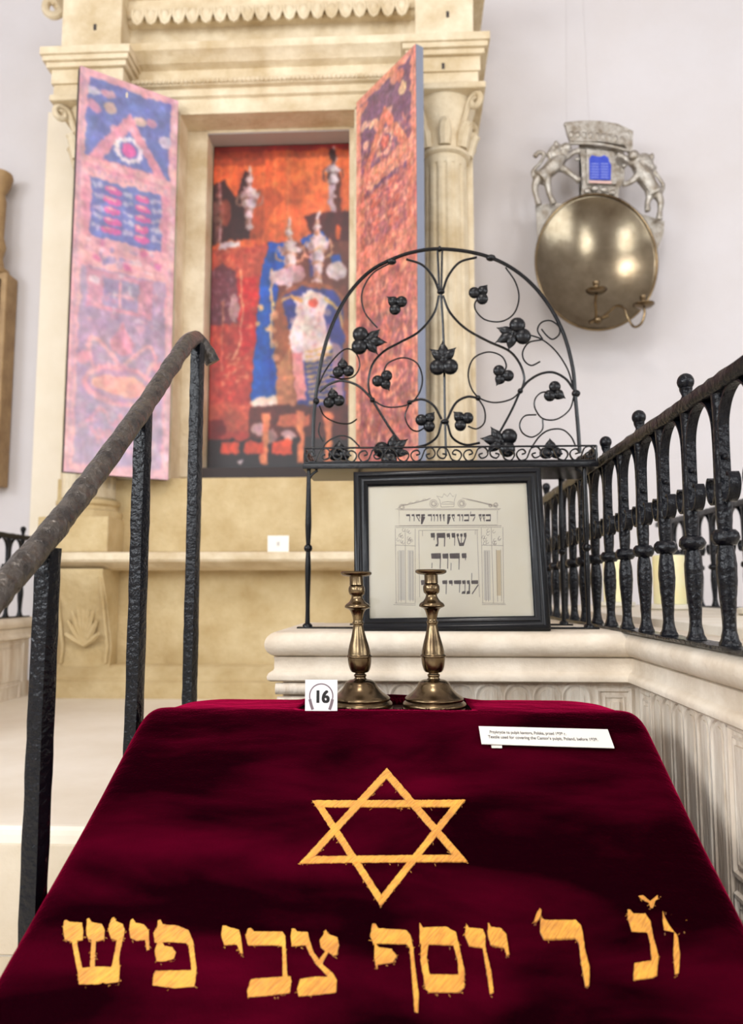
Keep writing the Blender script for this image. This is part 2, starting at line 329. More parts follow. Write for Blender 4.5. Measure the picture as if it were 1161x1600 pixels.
# columns
for (pc, side) in ((137, -1), (697, 1)):
    Yc = 3.72; cx = zx(pc, 480, Yc-.1)[0]; zs = Zl(243, 3.6); zf = Zl(775, 3.6); zcap = Zl(150, 3.6)
    fl = lambda a, z: 1-.07*max(0, math.cos(a*16))**.7*(1 if zf+.05 < z < zs-.05 else 0)
    bm = bmesh.new(); prof = [(.128-.014*(i/14), zf+(zs-zf)*i/14) for i in range(15)]
    prof = [(.128, zf), (.127, zf+.049), (.127, zf+.051)] + prof[2:-1] + [(.115, zs-.051), (.115, zs-.049), (.115, zs)]
    lathe(bm, (cx, Yc, 0), prof, 128, flute=fl); col = obj('column', bm, ARKST, ark, angle=60)
    bm = bmesh.new(); lathe(bm, (cx, Yc, 0), [(.12, zs-.005), (.135, zs+.004), (.135, zs+.02), (.118, zs+.028), (.116, zs+.1), (.13, zs+.18), (.165, zcap-.045), (.165, zcap-.03)], 40)
    box(bm, cx-.2, cx+.2, Yc-.19, WY, zcap-.035, zcap-.002, bev=.008)
    for k in range(8):       # leaves and corner volutes
        a = k*PI/4; R = Vector((math.cos(a), math.sin(a), 0))
        tube(bm, [Vector((cx, Yc, zs+.03))+R*.12, Vector((cx, Yc, zs+.10))+R*.135, Vector((cx, Yc, zs+.14))+R*.165, Vector((cx, Yc, zs+.125))+R*.18], [.03, .036, .026, .012], 8)
    for sx in (-1, 1):
        for sy in (-1, .6):
            D = Vector((sx*.72, sy*.72, 0)); c = Vector((cx, Yc, zcap-.085))+D*.21
            pts = [c+D*(.044*math.cos(t))*(1-t/11)+Vector((0,0,1))*(.05*math.sin(t))*(1-t/11) for t in [PI*.6-i*.35+0 for i in range(0, -24, -1)]]
            pts = [c+D*(-math.cos(t)*.045*(1-t/10.5))+Vector((0,0,.045*math.sin(t)*(1-t/10.5))) for t in [i*.35 for i in range(26)]]
            tube(bm, [Vector((cx, Yc, zs+.09))+D*.1, c+D*(-.055)+Vector((0,0,-.03))] + pts, .015, 8)
    obj('capital', bm, ARKST, col)
    bm = bmesh.new(); lathe(bm, (cx, Yc, 0), [(.16, zf-.1), (.165, zf-.085), (.165, zf-.065), (.145, zf-.055), (.14, zf-.04), (.152, zf-.03), (.152, zf-.012), (.132, zf+.003), (.12, zf+.003)], 40)
    box(bm, cx-.17, cx+.17, Yc-.17, WY, Zl(862, 3.56), zf-.098, bev=.006); obj('column_base', bm, ARKLO, col)
# lower zone: panel, ledge, brackets, plinth
obj('sill_panel', B(*ap(88, 746, 742, 862, AY, WY)[:6], bev=.004), ARKLO, ark, angle=30)
zl0, zl1 = Zl(889, 3.48), Zl(862, 3.48); xl, xr = zx(52, 870, 3.48)[0], zx(775, 870, 3.48)[0]
bm = bmesh.new(); extr(bm, [(WY, zl0), (3.62, zl0), (3.55, zl0+.012), (3.51, zl0+.03), (3.49, zl0+.034), (3.48, zl0+.045), (3.48, zl1-.01), (3.49, zl1), (WY, zl1)], xl, xr)
obj('ledge', bm, ARKST, ark, angle=30)
obj('lower_panel', B(zx(92, 960, AY)[0], zx(740, 960, AY)[0], AY-.02, WY, PZ-.01, zl0+.01, bev=.004), ARKLO, ark, angle=30)
for pc in (128, 700):
    xc = zx(pc, 960, 3.6)[0]; bm = bmesh.new(); z0 = Zl(1045, 3.6)
    extr(bm, [(AY, z0), (3.64, z0), (3.66, z0+.1), (3.60, z0+.28), (3.52, zl0-.02), (3.52, zl0+.004), (AY, zl0+.004)], xc-.125, xc+.125)
    br = obj('bracket', bm, ARKLO, ark, angle=30); bm = bmesh.new()
    for k in range(9):
        a = PI/2+(k-4)*.33; tube(bm, [(xc, 3.635, z0+.10), (xc+.05*math.cos(a), 3.62, z0+.11+.10*math.sin(a)), (xc+.085*math.cos(a), 3.605, z0+.11+.2*math.sin(a))], [.008, .016, .008], 6)
    for s in (-1, 1): tube(bm, [(xc+s*.108, 3.63, z0+.02), (xc+s*.108, 3.645, z0+.1), (xc+s*.108, 3.585, z0+.28), (xc+s*.108, 3.53, zl0-.03)], .009, 6)
    obj('carved_palmette', bm, ARKLO, br)
bm = bmesh.new(); xa, xb = zx(60, 1060, 3.58)[0], zx(770, 1060, 3.58)[0]; zp = Zl(1042, 3.6)
extr(bm, [(WY, PZ-.005), (3.58, PZ-.005), (3.58, PZ+.075), (3.60, PZ+.085), (3.60, PZ+.10), (3.64, zp-.01), (3.66, zp), (WY, zp)], xa, xb)
obj('plinth', bm, ARKLO, ark, angle=30)
tag(obj('wall_strip', B(*ap(60, 165, 104, 862, 4.04, WY)[:6]), CREAM, smooth=False), kind='structure')  # thin strip left of the ark, a paler cream than the wall
# ---- doors of the ark
def door_cv(seed, warm):
    cv = Cv(100, 390, 120, 440, (206, 150, 160) if not warm else (206, 132, 116))
    blue = (86, 102, 166) if not warm else (122, 88, 112); pk = (220, 138, 148) if not warm else (212, 126, 108); pk2 = (238, 164, 160) if not warm else (224, 148, 126)
    dk = (146, 134, 166) if not warm else (118, 80, 94); wh = (238, 222, 224) if not warm else (230, 176, 150); red = (214, 76, 140) if not warm else (196, 96, 86)
    cv.rect(8, 8, 92, 165, blue)
    for k in range(9): cv.ell(rng.uniform(12, 88), rng.uniform(12, 60), rng.uniform(5, 9), rng.uniform(4, 7), [wh, pk2, pk, (246,200,150)][k % 4], a=.8)
    cv.poly([(8,92),(50,32),(92,92)], pk); cv.poly([(24,86),(50,50),(76,86)], blue)
    for t in range(16): cv.ell(50+12*math.cos(t*.4), 70+11*math.sin(t*.4), 2.6, 2.4, wh)
    cv.ell(50, 70, 7, 7, red)
    cv.rect(8, 88, 92, 106, pk2); cv.rect(8, 95, 92, 98, pk)
    for x in range(12, 90, 5): cv.rect(x, 99, x+2, 104, dk, a=.4)
    cv.rect(8, 106, 15, 165, pk); cv.rect(85, 106, 92, 165, pk)
    for r_ in range(5):
        for (x, w_) in ((36, 9), (66, 8)): cv.ell(x, 115+r_*10.2, w_, 4.2, red); cv.ell(x-2, 113.3+r_*10.2, w_*.6, 1.3, pk2)
        for x in (19, 24, 49, 54, 78, 83): cv.ell(x, 114+r_*10.2+rng.uniform(-2,2), rng.uniform(2,3.4), rng.uniform(1.5,3.5), wh, a=.55)
    cv.rect(8, 165, 92, 194, pk2)
    for k in range(30): cv.ell(rng.uniform(12, 88), rng.uniform(168, 190), rng.uniform(1.5, 5), rng.uniform(1.5, 4), [wh, blue, pk, red, dk][k % 5], a=.55)
    cv.rect(8, 194, 92, 250, dk, a=.6); cv.rect(14, 196, 78, 234, pk, a=.8); cv.rect(30, 202, 64, 230, dk, a=.9); cv.line([(34,216),(60,216)], 2, pk2); cv.line([(47,204),(47,228)], 2, pk2)
    for k in range(30): cv.ell(rng.uniform(12, 88), rng.uniform(196, 246), rng.uniform(1.5, 5), rng.uniform(1.5, 5), [pk2, pk, dk, wh][k % 4], a=.45)
    cv.rect(8, 250, 92, 380, dk, a=.55)
    cv.poly([(50,240),(55,252),(62,262),(60,272),(50,276),(40,272),(38,262),(45,252)], pk)
    for q in (-1, 1):
        cv.line([(50+q*(2+30*math.sin(t*.28)), 284-22*math.sin(t*.42)) for t in range(9)], 4, pk2, a=.8); cv.ell(50+q*36, 282, 6, 6, pk)
    cv.ell(50, 304, 36, 20, pk, a=.9); cv.ell(50, 304, 31, 15, dk, a=.5); cv.ell(50, 304, 27, 10, (244,158,136))
    for t in range(40): a_ = t*2*PI/40; cv.ell(50+34*math.cos(a_), 304+18*math.sin(a_), 2.4, 2.2, pk2, a=.7)
    for q in (-1, 1): cv.line([(50+q*t*3.2, 334+7*math.sin(t*.8)) for t in range(11)], 3.5, pk, a=.8); cv.line([(50+q*t*3, 352+5*math.sin(t*1.1+1)) for t in range(10)], 3, pk, a=.6)
    for k in range(50): cv.ell(rng.uniform(12, 88), rng.uniform(324, 378), rng.uniform(1, 5), rng.uniform(1.5, 5), [pk, dk, pk2][k % 3], a=.4)
    cv.put(((cv.X < 8) | (cv.X > 92) | (cv.Y < 8) | (cv.Y > 382)).astype(float), pk2, .8)
    for k in range(260): e_ = k*1.5; cv.ell(4 if k % 2 else 96, e_, 1.6, 1.2, [wh, dk][k % 2], a=.4)
    if warm:
        cv.put(((cv.Y > 112) & (cv.Y < 240)).astype(float), pk, .55)
        for k in range(1500): cv.ell(rng.uniform(2, 98), rng.uniform(60, 386), rng.uniform(.6, 2.2), rng.uniform(1, 5.0), [pk, pk2, (240,176,146), (176,96,92), (140,84,98)][k % 5], a=.5)
        warp(cv, 1.4, 5); mottle(cv, .10, 2.2); mottle(cv, .08, 7); cv.blur(2)
    else:
        warp(cv, .6, 4); warp(cv, .9, 11); mottle(cv, .07, 3); mottle(cv, .09, 9); cv.A = (cv.A*.70+np.array([206,192,214])*.30)*.93; cv.blur(3)  # the blend veils the print in pale blue-white glare, painted into its colours
    return cv
def leaf_door(px0, Y0, px1, Y1, pyt, pyb, side, warm, label):
    h = at(px0, 400, Y0); f = at(px1, 400, Y1); z1 = zx(px0, pyt, Y0)[1]; z0 = zx(px0, pyb, Y0)[1]
    d = Vector((f.x-h.x, f.y-h.y, 0)); nrm = Vector((d.y, -d.x, 0)).normalized()
    if nrm.y > 0: nrm = -nrm            # towards the viewer
    w = d.length; dd = d.normalized(); th = .042; bm = bmesh.new()
    P = [Vector((h.x, h.y, 0)), Vector((h.x, h.y, 0))+dd*w, Vector((h.x, h.y, 0))+dd*w-nrm*th, Vector((h.x, h.y, 0))-nrm*th]
    plate(bm, [p+Vector((0,0,z0)) for p in P], (0,0,1), z1-z0)
    o = obj('door', bm, EDGE if warm else DARKM, ark, smooth=False); o['label'] = label
    a, b = (P[1], P[0]) if side < 0 else (P[0], P[1])
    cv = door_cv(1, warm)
    if side > 0: cv.A = cv.A[:, ::-1]
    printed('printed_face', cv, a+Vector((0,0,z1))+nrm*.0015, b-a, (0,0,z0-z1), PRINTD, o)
leaf_door(272, 3.69, 113, 3.40, 158, 750, -1, False, 'left door leaf of the ark, standing open, with a pink and blue printed face paled by painted-in glare')
leaf_door(557, 3.69, 652, 3.28, 160, 742, 1, True, 'right door leaf of the ark, standing open, with a salmon printed face and grey edge')
# ---- photographic panel standing in the ark niche (design units = pixels of a 690 x 1400 sheet)
cv = Cv(690, 1430, 200, 400, (224, 98, 44))
cv.put(np.clip((cv.X-60)/500, 0, 1), (240,128,62), .7)
for k in range(60): x = rng.uniform(0, 690); cv.rect(x, 0, x+rng.uniform(3, 9), 480, (206,84,36) if k % 2 else (246,146,80), a=.3)
cv.rect(0, 0, 690, 24, (120,20,16)); cv.put(((cv.Y < 90) & (cv.X < 260)).astype(float), (120,38,20), .5); cv.rect(0, 24, 690, 60, (110,36,22), a=.5)
cv.poly([(0,180),(60,150),(110,230),(160,110),(200,130),(190,420),(0,440)], (56,20,20)); cv.poly([(190,200),(300,190),(360,240),(300,300),(250,420),(190,430)], (150,60,30), a=.55)
cv.poly([(460,330),(520,310),(690,310),(690,560),(640,560),(500,400)], (78,22,24)); cv.ell(628, 400, 14, 34, (226,100,40))
def finial(x, y, s, c=(216,196,184), c2=(150,110,90)):
    for (dy, rx, ry, q) in ((-140,8,18,c),(-112,13,12,c2),(-94,18,14,c),(-72,14,10,c2),(-54,34,12,c),(-30,46,22,c),(-8,38,14,c2),(14,30,24,c),(40,24,14,c2),(62,20,22,c),(88,16,20,c2),(108,20,12,c)):
        cv.ell(x, y+dy*s, rx*s, ry*s, q); cv.ell(x+rx*s*.35, y+(dy-2)*s, rx*s*.3, ry*s*.7, (244,232,222), a=.55); cv.ell(x-rx*s*.6, y+(dy+2)*s, rx*s*.3, ry*s*.8, (90,56,50), a=.45)
    for q in (-1, 1): cv.line([(x+q*44*s, y-46*s), (x+q*62*s, y-26*s), (x+q*54*s, y+4*s), (x+q*34*s, y+14*s)], 8*s, c2)
finial(186, 255, 1.05, (226,206,194)); finial(30, 320, 1.0, (140,86,76), (90,40,36)); cv.ell(60, 300, 30, 60, (160,66,40), a=.7); finial(205, 130, .01)
cv.rect(590, 110, 640, 310, (60,24,22), a=.8); finial(606, 150, .85, (216,204,206), (90,60,60)); cv.rect(588, 180, 612, 310, (190,170,170)); cv.ell(600, 50, 16, 30, (50,20,20))
cv.rect(36, 436, 142, 466, (222,208,204))
# red mantle
cv.poly([(0,470),(120,460),(290,440),(280,560),(240,800),(205,1300),(0,1300)], (176,58,44)); cv.poly([(120,600),(232,580),(230,900),(150,940)], (206,32,34))
cv.poly([(0,470),(280,445),(250,590),(120,600),(0,620)], (196,86,58))
for k in range(300): cv.ell(rng.uniform(0, 240), rng.uniform(460, 1290), rng.uniform(3, 14), rng.uniform(3, 12), [(222,128,84),(150,30,30),(206,96,64),(120,30,30)][k % 4], a=.42)
cv.poly([(0,560),(60,530),(120,560),(145,700),(140,790),(0,800)], (110,52,62)); 
for k in range(90): cv.ell(rng.uniform(0, 135), rng.uniform(545, 790), rng.uniform(3, 10), rng.uniform(3, 10), [(150,110,120),(90,36,46),(180,140,140)][k % 3], a=.5)
cv.ell(118, 730, 26, 60, (206,178,172), a=.6)
cv.line([(150,560),(158,780),(150,900),(110,950)], 10, (232,170,120)); cv.line([(60,700),(60,1000)], 8, (222,140,96), a=.6)
for k in range(24): cv.ell(rng.uniform(70, 190), rng.uniform(920, 1060), 10, 6, (224,150,100), a=.6)
cv.rect(0, 1140, 200, 1260, (190,104,64), a=.45)
# background of the right half
cv.poly([(280,440),(690,440),(690,1300),(205,1300),(240,800)], (104,50,36))
# blue mantle
cv.poly([(290,440),(350,440),(400,480),(352,560),(330,640),(318,860),(348,1110),(206,1125),(230,820),(250,560)], (22,84,178)); cv.poly([(300,445),(340,600),(300,860),(335,1100),(310,1105),(280,860),(300,600)], (14,58,150), a=.7)
cv.line([(300,560),(310,700),(300,900)], 9, (236,190,120)); cv.ell(250, 730, 16, 12, (240,196,130)); cv.ell(240, 800, 14, 10, (240,196,130)); cv.ell(300, 820, 18, 16, (232,190,140))
cv.poly([(206,1120),(350,1102),(350,1150),(212,1160)], (240,222,190))
cv.poly([(440,430),(500,400),(560,400),(580,440),(470,460)], (26,84,176)); cv.poly([(590,500),(640,495),(650,535),(600,540)], (30,80,170)); cv.rect(490, 470, 530, 600, (60,50,110))
finial(392, 510, 1.15, (226,208,196), (206,150,110)); finial(530, 490, 1.2, (232,214,202), (214,160,116)); cv.ell(352, 590, 66, 36, (220,190,190)); cv.ell(625, 570, 50, 40, (228,210,204)); cv.ell(420, 580, 50, 40, (198,160,160), a=.8)
# right mantle with crest
cv.poly([(318,700),(370,640),(460,615),(580,625),(660,680),(690,800),(690,1180),(600,1190),(430,1190),(340,1080),(310,860)], (150,84,50))
cv.poly([(350,680),(450,640),(600,650),(660,720),(670,1160),(440,1180),(420,900)], (46,56,132)); cv.poly([(420,690),(500,650),(590,690),(560,760),(600,900),(560,960),(420,960),(390,860),(430,760)], (240,222,212))
for k in range(60): cv.ell(rng.uniform(400, 600), rng.uniform(700, 940), rng.uniform(5, 16), rng.uniform(4, 12), [(244,206,190),(200,190,220),(250,236,226),(226,160,150)][k % 4], a=.5)
cv.ell(510, 705, 20, 16, (222,90,70)); cv.line([(350,700),(400,680),(450,700)], 14, (230,180,90)); cv.line([(570,690),(640,740),(660,820)], 12, (230,180,90))
cv.poly([(410,930),(455,930),(480,1130),(430,1130)], (230,150,140))
for r in range(11): cv.line([(470+r*3, 920+r*22), (600+(r%3)*8, 905+r*22)], 10, (226,186,90), a=.85)
cv.poly([(600,880),(650,900),(660,1120),(620,1120)], (222,170,160), a=.7)
for (x, y) in ((300,700),(290,760),(296,830),(310,880),(330,930),(345,980)): cv.ell(x+20, y+60, 24, 15, (222,170,120), a=.7)
cv.poly([(330,1000),(400,900),(430,1180),(340,1180)], (196,128,84))
# table edge and turned legs
cv.rect(0, 1290, 690, 1430, (30,14,16)); cv.rect(200, 1150, 690, 1290, (84,34,26)); cv.rect(340, 1190, 500, 1240, (204,110,70)); cv.ell(250, 1250, 40, 26, (190,160,150)); cv.ell(390, 1280, 36, 26, (190,160,150)); cv.ell(310, 1280, 30, 30, (150,120,110))
for x in (280, 452, 590): cv.poly([(x-22,1180),(x+22,1180),(x+14,1260),(x+18,1400),(x-18,1400),(x-14,1260)], (224,136,84))
for x in (100, 210, 350): cv.rect(x-30, 1300, x+60, 1356, (206,76,42))
cv.ell(160, 1386, 14, 14, (214,200,204)); cv.ell(30, 1250, 60, 40, (120,20,20)); cv.rect(0, 1406, 690, 1430, (16,10,12))
warp(cv, .7, 4); warp(cv, 1.2, 12)
for a_, c_ in ((.06, 3), (.07, 6), (.06, 14), (.05, 30)): mottle(cv, a_, c_)
cv.A = cv.A*np.array([.90, .84, .88]); cv.blur(4)
X0 = x1+.004; X1 = x2-.004; zT = zt-.008
post = tag(obj('photo_panel', B(X0, X1, 4.022, 4.05, zb+.001, zT+.001), DARKM, smooth=False), 'large colour photograph panel of velvet-covered scrolls and silver finials inside the ark niche', 'picture')
printed('printed_face', cv, (X0+.002, 4.0205, zT-.002), (X1-X0-.004, 0, 0), (0, 0, zb+.05-zT), PRINTP, post)
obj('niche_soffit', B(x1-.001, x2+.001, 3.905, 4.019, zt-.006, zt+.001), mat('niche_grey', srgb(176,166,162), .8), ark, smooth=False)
obj('niche_sill', B(x1+.001, x2-.001, 3.93, 4.015, zb-.0, zb+.055), DARKM, ark, smooth=False)
c = at(434, 861, 3.56); bm = B(c.x-.05, c.x+.05, 3.57, 3.574, zl1+.001, zl1+.08); k = tag(obj('note_card', bm, CARDM, smooth=False), 'small cream card leaning at the back of the stone ledge under the ark', 'card', )
text_mesh('print', 'II', .03, Matrix.Translation((c.x, 3.5695, zl1+.04)) @ Matrix.Rotation(PI/2, 4, 'X'), GREYP, k)
# ---- tan carved cabinet at the left wall
zc0 = zx(5, 758, 4.0)[1]; zc1 = zx(5, 425, 4.0)[1]; xr_ = zx(18, 600, 4.0)[0]-.055
cab = thing('carved_wall_panel', 'tan carved wooden wall panel with a turned column on top, at the left edge', 'wall panel', (xr_-.3, 4.0, zc0))
obj('body', B(xr_-.7, xr_, 4.0, WY, zc0, zc1, bev=.01), TAN, cab, angle=30)
bm = bmesh.new()
zz = [zc0+.04, zc0+(zc1-zc0)*.47, zc0+(zc1-zc0)*.53, zc1-.04]
for a, b in ((zz[0], zz[1]), (zz[2], zz[3])):
    for (q0, q1, r0, r1) in ((xr_-.64, xr_-.035, a, a+.02), (xr_-.64, xr_-.035, b-.02, b), (xr_-.055, xr_-.035, a, b), (xr_-.64, xr_-.62, a, b)): box(bm, q0, q1, 3.985, 4.0, r0, r1)
obj('panel_moulding', bm, DWOOD, cab, smooth=False)
bm = bmesh.new(); zt2 = zx(5, 268, 4.0)[1]; H = zt2-zc1; xx = xr_-.09
lathe(bm, (xx, 4.03, 0), [(.07, zc1), (.075, zc1+.02), (.05, zc1+.04), (.04, zc1+.1), (.055, zc1+.16), (.04, zc1+.22), (.045, zt2-.16), (.035, zt2-.12), (.06, zt2-.07), (.075, zt2-.02), (.07, zt2)], 24)
obj('turned_column', bm, TAN, cab)
# ================================================================== STONE PARAPETS
CZ = EYE-.083
def sweep(path, prof, bm, closed_ends=True):     # path in plan, profile (outward, z); outward = left of travel
    n = len(path); P = [Vector((x, y)) for x, y in path]; rings = []
    for i in range(n):
        d0 = (P[i]-P[i-1]).normalized() if i else (P[1]-P[0]).normalized(); d1 = (P[i+1]-P[i]).normalized() if i < n-1 else d0
        n0 = Vector((-d0.y, d0.x)); n1 = Vector((-d1.y, d1.x)); m = (n0+n1); m = m/ (m.dot(n0)) if m.length > 1e-6 else n0
        rings.append([bm.verts.new((P[i].x+m.x*o_, P[i].y+m.y*o_, z)) for o_, z in prof])
    k = len(prof)
    for i in range(n-1):
        for j in range(k): bm.faces.new((rings[i][j], rings[i][(j+1)%k], rings[i+1][(j+1)%k], rings[i+1][j]))
    bm.faces.new(rings[0][::-1]); bm.faces.new(rings[-1])
nose = [(.026*math.cos(a)-.004, CZ-.0255+.0255*math.sin(a)) for a in [PI/2-i*PI/10 for i in range(11)]]
CAPP = [(-.05, CZ)] + nose + [(.006, CZ-.052), (.004, CZ-.055), (.004, CZ-.075), (.006, CZ-.079), (.010, CZ-.081), (.014, CZ-.084), (.017, CZ-.090), (.016, CZ-.097), (.010, CZ-.1005), (-.05, CZ-.1005)]
FX, FY, LX = .448, 1.585, -.272               # face planes of the parapet
par = thing('stone_parapet', 'pale limestone parapet with rounded cap and fluted panels, behind and right of the lectern', 'parapet', (.5, 1.7, 0))
path = [(FX, .1), (FX, FY), (LX, FY), (LX, 2.02)]   # travelling so that the left side is outward
bm = bmesh.new(); sweep(path, CAPP, bm)
box(bm, LX+.045, FX+.12, FY+.045, 2.0, CZ-.1, CZ-.0002); box(bm, FX+.045, .66, .1, 2.75, CZ-.1, CZ-.0004); box(bm, FX-.01, .66, 2.0, 2.75, CZ-.1, CZ-.0006, bev=.01)
cap = obj('cap', bm, PARST, par, angle=35)
bm = bmesh.new(); box(bm, LX+.012, FX+.1, FY+.012, 2.0, 0, CZ-.098); box(bm, FX+.012, .64, .1, 2.7, 0, CZ-.0985)
obj('wall', bm, PARLO, par, smooth=False)
z_t = CZ-.103
def arch_strip(bm, c, ux, out, w, z0, z1):       # a raised round-topped moulding: c=centre in plan, ux along the wall, out = outward
    c, ux, out = Vector(c), Vector(ux), Vector(out); r = w/2
    pts = [c-ux*r+Vector((0,0,z0))] + [c+Vector((0,0,z1-r))+ux*(-r*math.cos(a))+Vector((0,0,r*math.sin(a))) for a in [i*PI/10 for i in range(11)]] + [c+ux*r+Vector((0,0,z0))]
    tube(bm, pts, .0042, 6)
    q = r*.58; pts = [c-ux*q+Vector((0,0,z0))] + [c+Vector((0,0,z1-r))+ux*(-q*math.cos(a))+Vector((0,0,q*math.sin(a))) for a in [i*PI/10 for i in range(11)]] + [c+ux*q+Vector((0,0,z0))]
    plate(bm, [p-out*.001 for p in pts], out, .004)
def frame_panel(bm, a, b, out, z0, z1):
    a, b, out = Vector(a), Vector(b), Vector(out); d = (b-a).normalized(); Z = Vector((0,0,1)); A_ = lambda p, z: p+Z*z
    for (i, t, r) in ((0, 0, .006), (1, .014, .0035)):
        aa, bb = a+d*t, b-d*t; P = [A_(aa, z0+t), A_(aa, z1-t), A_(bb, z1-t), A_(bb, z0+t), A_(aa, z0+t)]
        for p, q in zip(P, P[1:]): tube(bm, [p, q], r, 6)
    plate(bm, [A_(a+d*.024, z0+.024), A_(b-d*.024, z0+.024), A_(b-d*.024, z1-.024), A_(a+d*.024, z1-.024)], out, .005)
YF = FY+.012; XF = FX+.012
for k in range(11):
    x = .335-.058*k
    if x < LX+.075: break
    bm = bmesh.new(); arch_strip(bm, (x, YF, 0), (1,0,0), (0,-1,0), .054, z_t-.8, z_t-.002); obj('arched_flute', bm, PARLO, par)
bm = bmesh.new(); frame_panel(bm, (.378, YF, 0), (.444, YF, 0), (0,-1,0), z_t-.6, z_t-.012); obj('framed_panel', bm, PARLO, par)
bm = bmesh.new(); box(bm, LX+.004, LX+.07, YF-.018, YF+.06, z_t-.9, z_t-.035, bev=.004)
tube(bm, [(LX, YF-.016, z_t-.012), (LX+.075, YF-.016, z_t-.012)], .012, 10); tube(bm, [(LX+.003, YF-.014, z_t-.036), (LX+.07, YF-.014, z_t-.036)], .008, 8)
obj('corner_pilaster', bm, PARLO, par)
bm = bmesh.new(); frame_panel(bm, (XF, 1.51, 0), (XF, 1.575, 0), (-1,0,0), z_t-.6, z_t-.012); obj('framed_panel', bm, PARLO, par)
for k in range(6):
    bm = bmesh.new(); arch_strip(bm, (XF, 1.477-.0565*k, 0), (0,1,0), (-1,0,0), .053, z_t-.8, z_t-.004); obj('arched_flute', bm, PARLO, par)
for (a, b) in ((1.155, 1.055), (1.02, .80), (.76, .42)):
    bm = bmesh.new(); frame_panel(bm, (XF, b, 0), (XF, a, 0), (-1,0,0), z_t-.21, z_t-.006); frame_panel(bm, (XF, b, 0), (XF, a, 0), (-1,0,0), z_t-.8, z_t-.24); obj('framed_panel', bm, PARLO, par)
# left parapet, mirrored, farther off
CZ2 = EYE-.125
lp = thing('stone_parapet', 'pale limestone parapet at the far left, end of the ark platform, under a low railing', 'parapet', (-2, 3, PZ))
prof2 = [(o_, z-CZ+CZ2) for o_, z in CAPP]
bm = bmesh.new(); sweep([(-2.1, 3.70), (-1.83, 3.70), (-1.83, 2.2)][::1], [( -(-o_), z) for o_, z in prof2], bm)
box(bm, -2.2, -1.87, 2.2, 3.66, CZ2-.1, CZ2-.0003); obj('cap', bm, PARST, lp, angle=35)
bm = bmesh.new(); box(bm, -2.2, -1.843, 2.2, 3.685, PZ-.01, CZ2-.098)
box(bm, -1.9, -1.835, 3.60, 3.69, PZ-.01, PZ+.07); obj('wall', bm, PARLO, lp, smooth=False)
for a in (2.9, 3.3):
    bm = bmesh.new(); frame_panel(bm, (-1.843, a, 0), (-1.843, a+.33, 0), (1,0,0), PZ+.06, CZ2-.12); obj('framed_panel', bm, PARLO, lp)
# flat slab beyond the near railing
tag(obj('stone_slab', B(.575, 1.22, .3, 3.7, CZ-.02, EYE-.0655, bev=.003), mat('slab_stone', srgb(232,225,212), .6, col2=srgb(214,203,184), nscale=6), angle=30),
    'broad pale stone slab carrying the pillar candles, beyond the near black railing', 'slab')
tag(obj('limestone_block', B(.66, 1.2, .3, 3.68, PZ, CZ-.0205), PARLO, smooth=False), 'streaked limestone block under the broad pale slab, right of the parapet', 'stone block')
# ================================================================== IRON RAILINGS
def bal_mesh(hi=True):
    prof = [(.0135,.003),(.0138,.009),(.011,.016),(.0086,.032),(.0094,.055),(.0112,.08),(.0128,.105),(.0124,.125),(.0104,.142),(.0092,.15),(.0092,.168),(.0104,.19),(.0108,.23),(.0095,.28),(.0085,.33),(.0105,.368)]
    prof = [Vector((a, b, 0)) for a, b in prof]; pr = cr(prof, 3) if hi else prof
    bm = bmesh.new(); R = []
    for i, p in enumerate(pr):
        R.append([bm.verts.new((p.x*(1+random.uniform(-.03,.03))*math.cos(a)*1.08, p.x*(1+random.uniform(-.03,.03))*math.sin(a)*1.08, p.y)) for a in [PI/8+2*PI*k/8 for k in range(8)]])
    for i in range(len(R)-1):
        for k in range(8): bm.faces.new((R[i][k], R[i][(k+1)%8], R[i+1][(k+1)%8], R[i+1][k]))
    bm.faces.new(R[0][::-1]); bm.faces.new(R[-1])
    kb = bmesh.new(); lathe(kb, (0,0,0), [(.009,.147),(.015,.1475),(.0195,.153),(.0203,.158),(.019,.164),(.0145,.169),(.009,.1695)], 10)
    for v in kb.verts: v.co.x *= random.uniform(.95, 1.05); v.co.y *= random.uniform(.95, 1.05)
    return bm, kb
def mesh_of(bm, m, ang=50):
    o = obj('tmp', bm, m, angle=ang); me = o.data; bpy.data.objects.remove(o); return me
BALS = []
for k in range(3):
    a, b = bal_mesh(); BALS.append((mesh_of(a, IRON, 55), mesh_of(b, IRON, 60)))
bm = bmesh.new(); h = [(.030,.243),(.037,.246),(.043,.232),(.036,.214),(.021,.208),(.0122,.226),(.0105,.262),(.0108,.30),(.014,.328),(.026,.35),(.045,.364),(.0635,.368)]
pth = h + [(.127-a, b) for a, b in h[::-1][1:]]; pp = cr([(0, a, b) for a, b in pth], 4); ribbon(bm, pp, (.0155, 0, 0), .0032); BAND = mesh_of(bm, IRON, 40)
bm = bmesh.new(); ball(bm, (0,0,0), .0046, 10, (1,.8,1))
RIV = mesh_of(bm, IRON)
bm = bmesh.new(); ball(bm, (0,0,.4185), .0135, 20, (1,1,1.06)); lathe(bm, (0,0,0), [(.008,.385),(.0095,.39),(.0065,.396),(.010,.404),(.0105,.408),(.006,.411)], 14); FIN = mesh_of(bm, IRON)
def inst(name, me, parent, loc, rot=0, scale=None):
    o = bpy.data.objects.new(name, me); C.objects.link(o); o.parent = parent; o.location = loc; o.rotation_euler = (0,0,rot)
    if scale: o.scale = scale
    return o
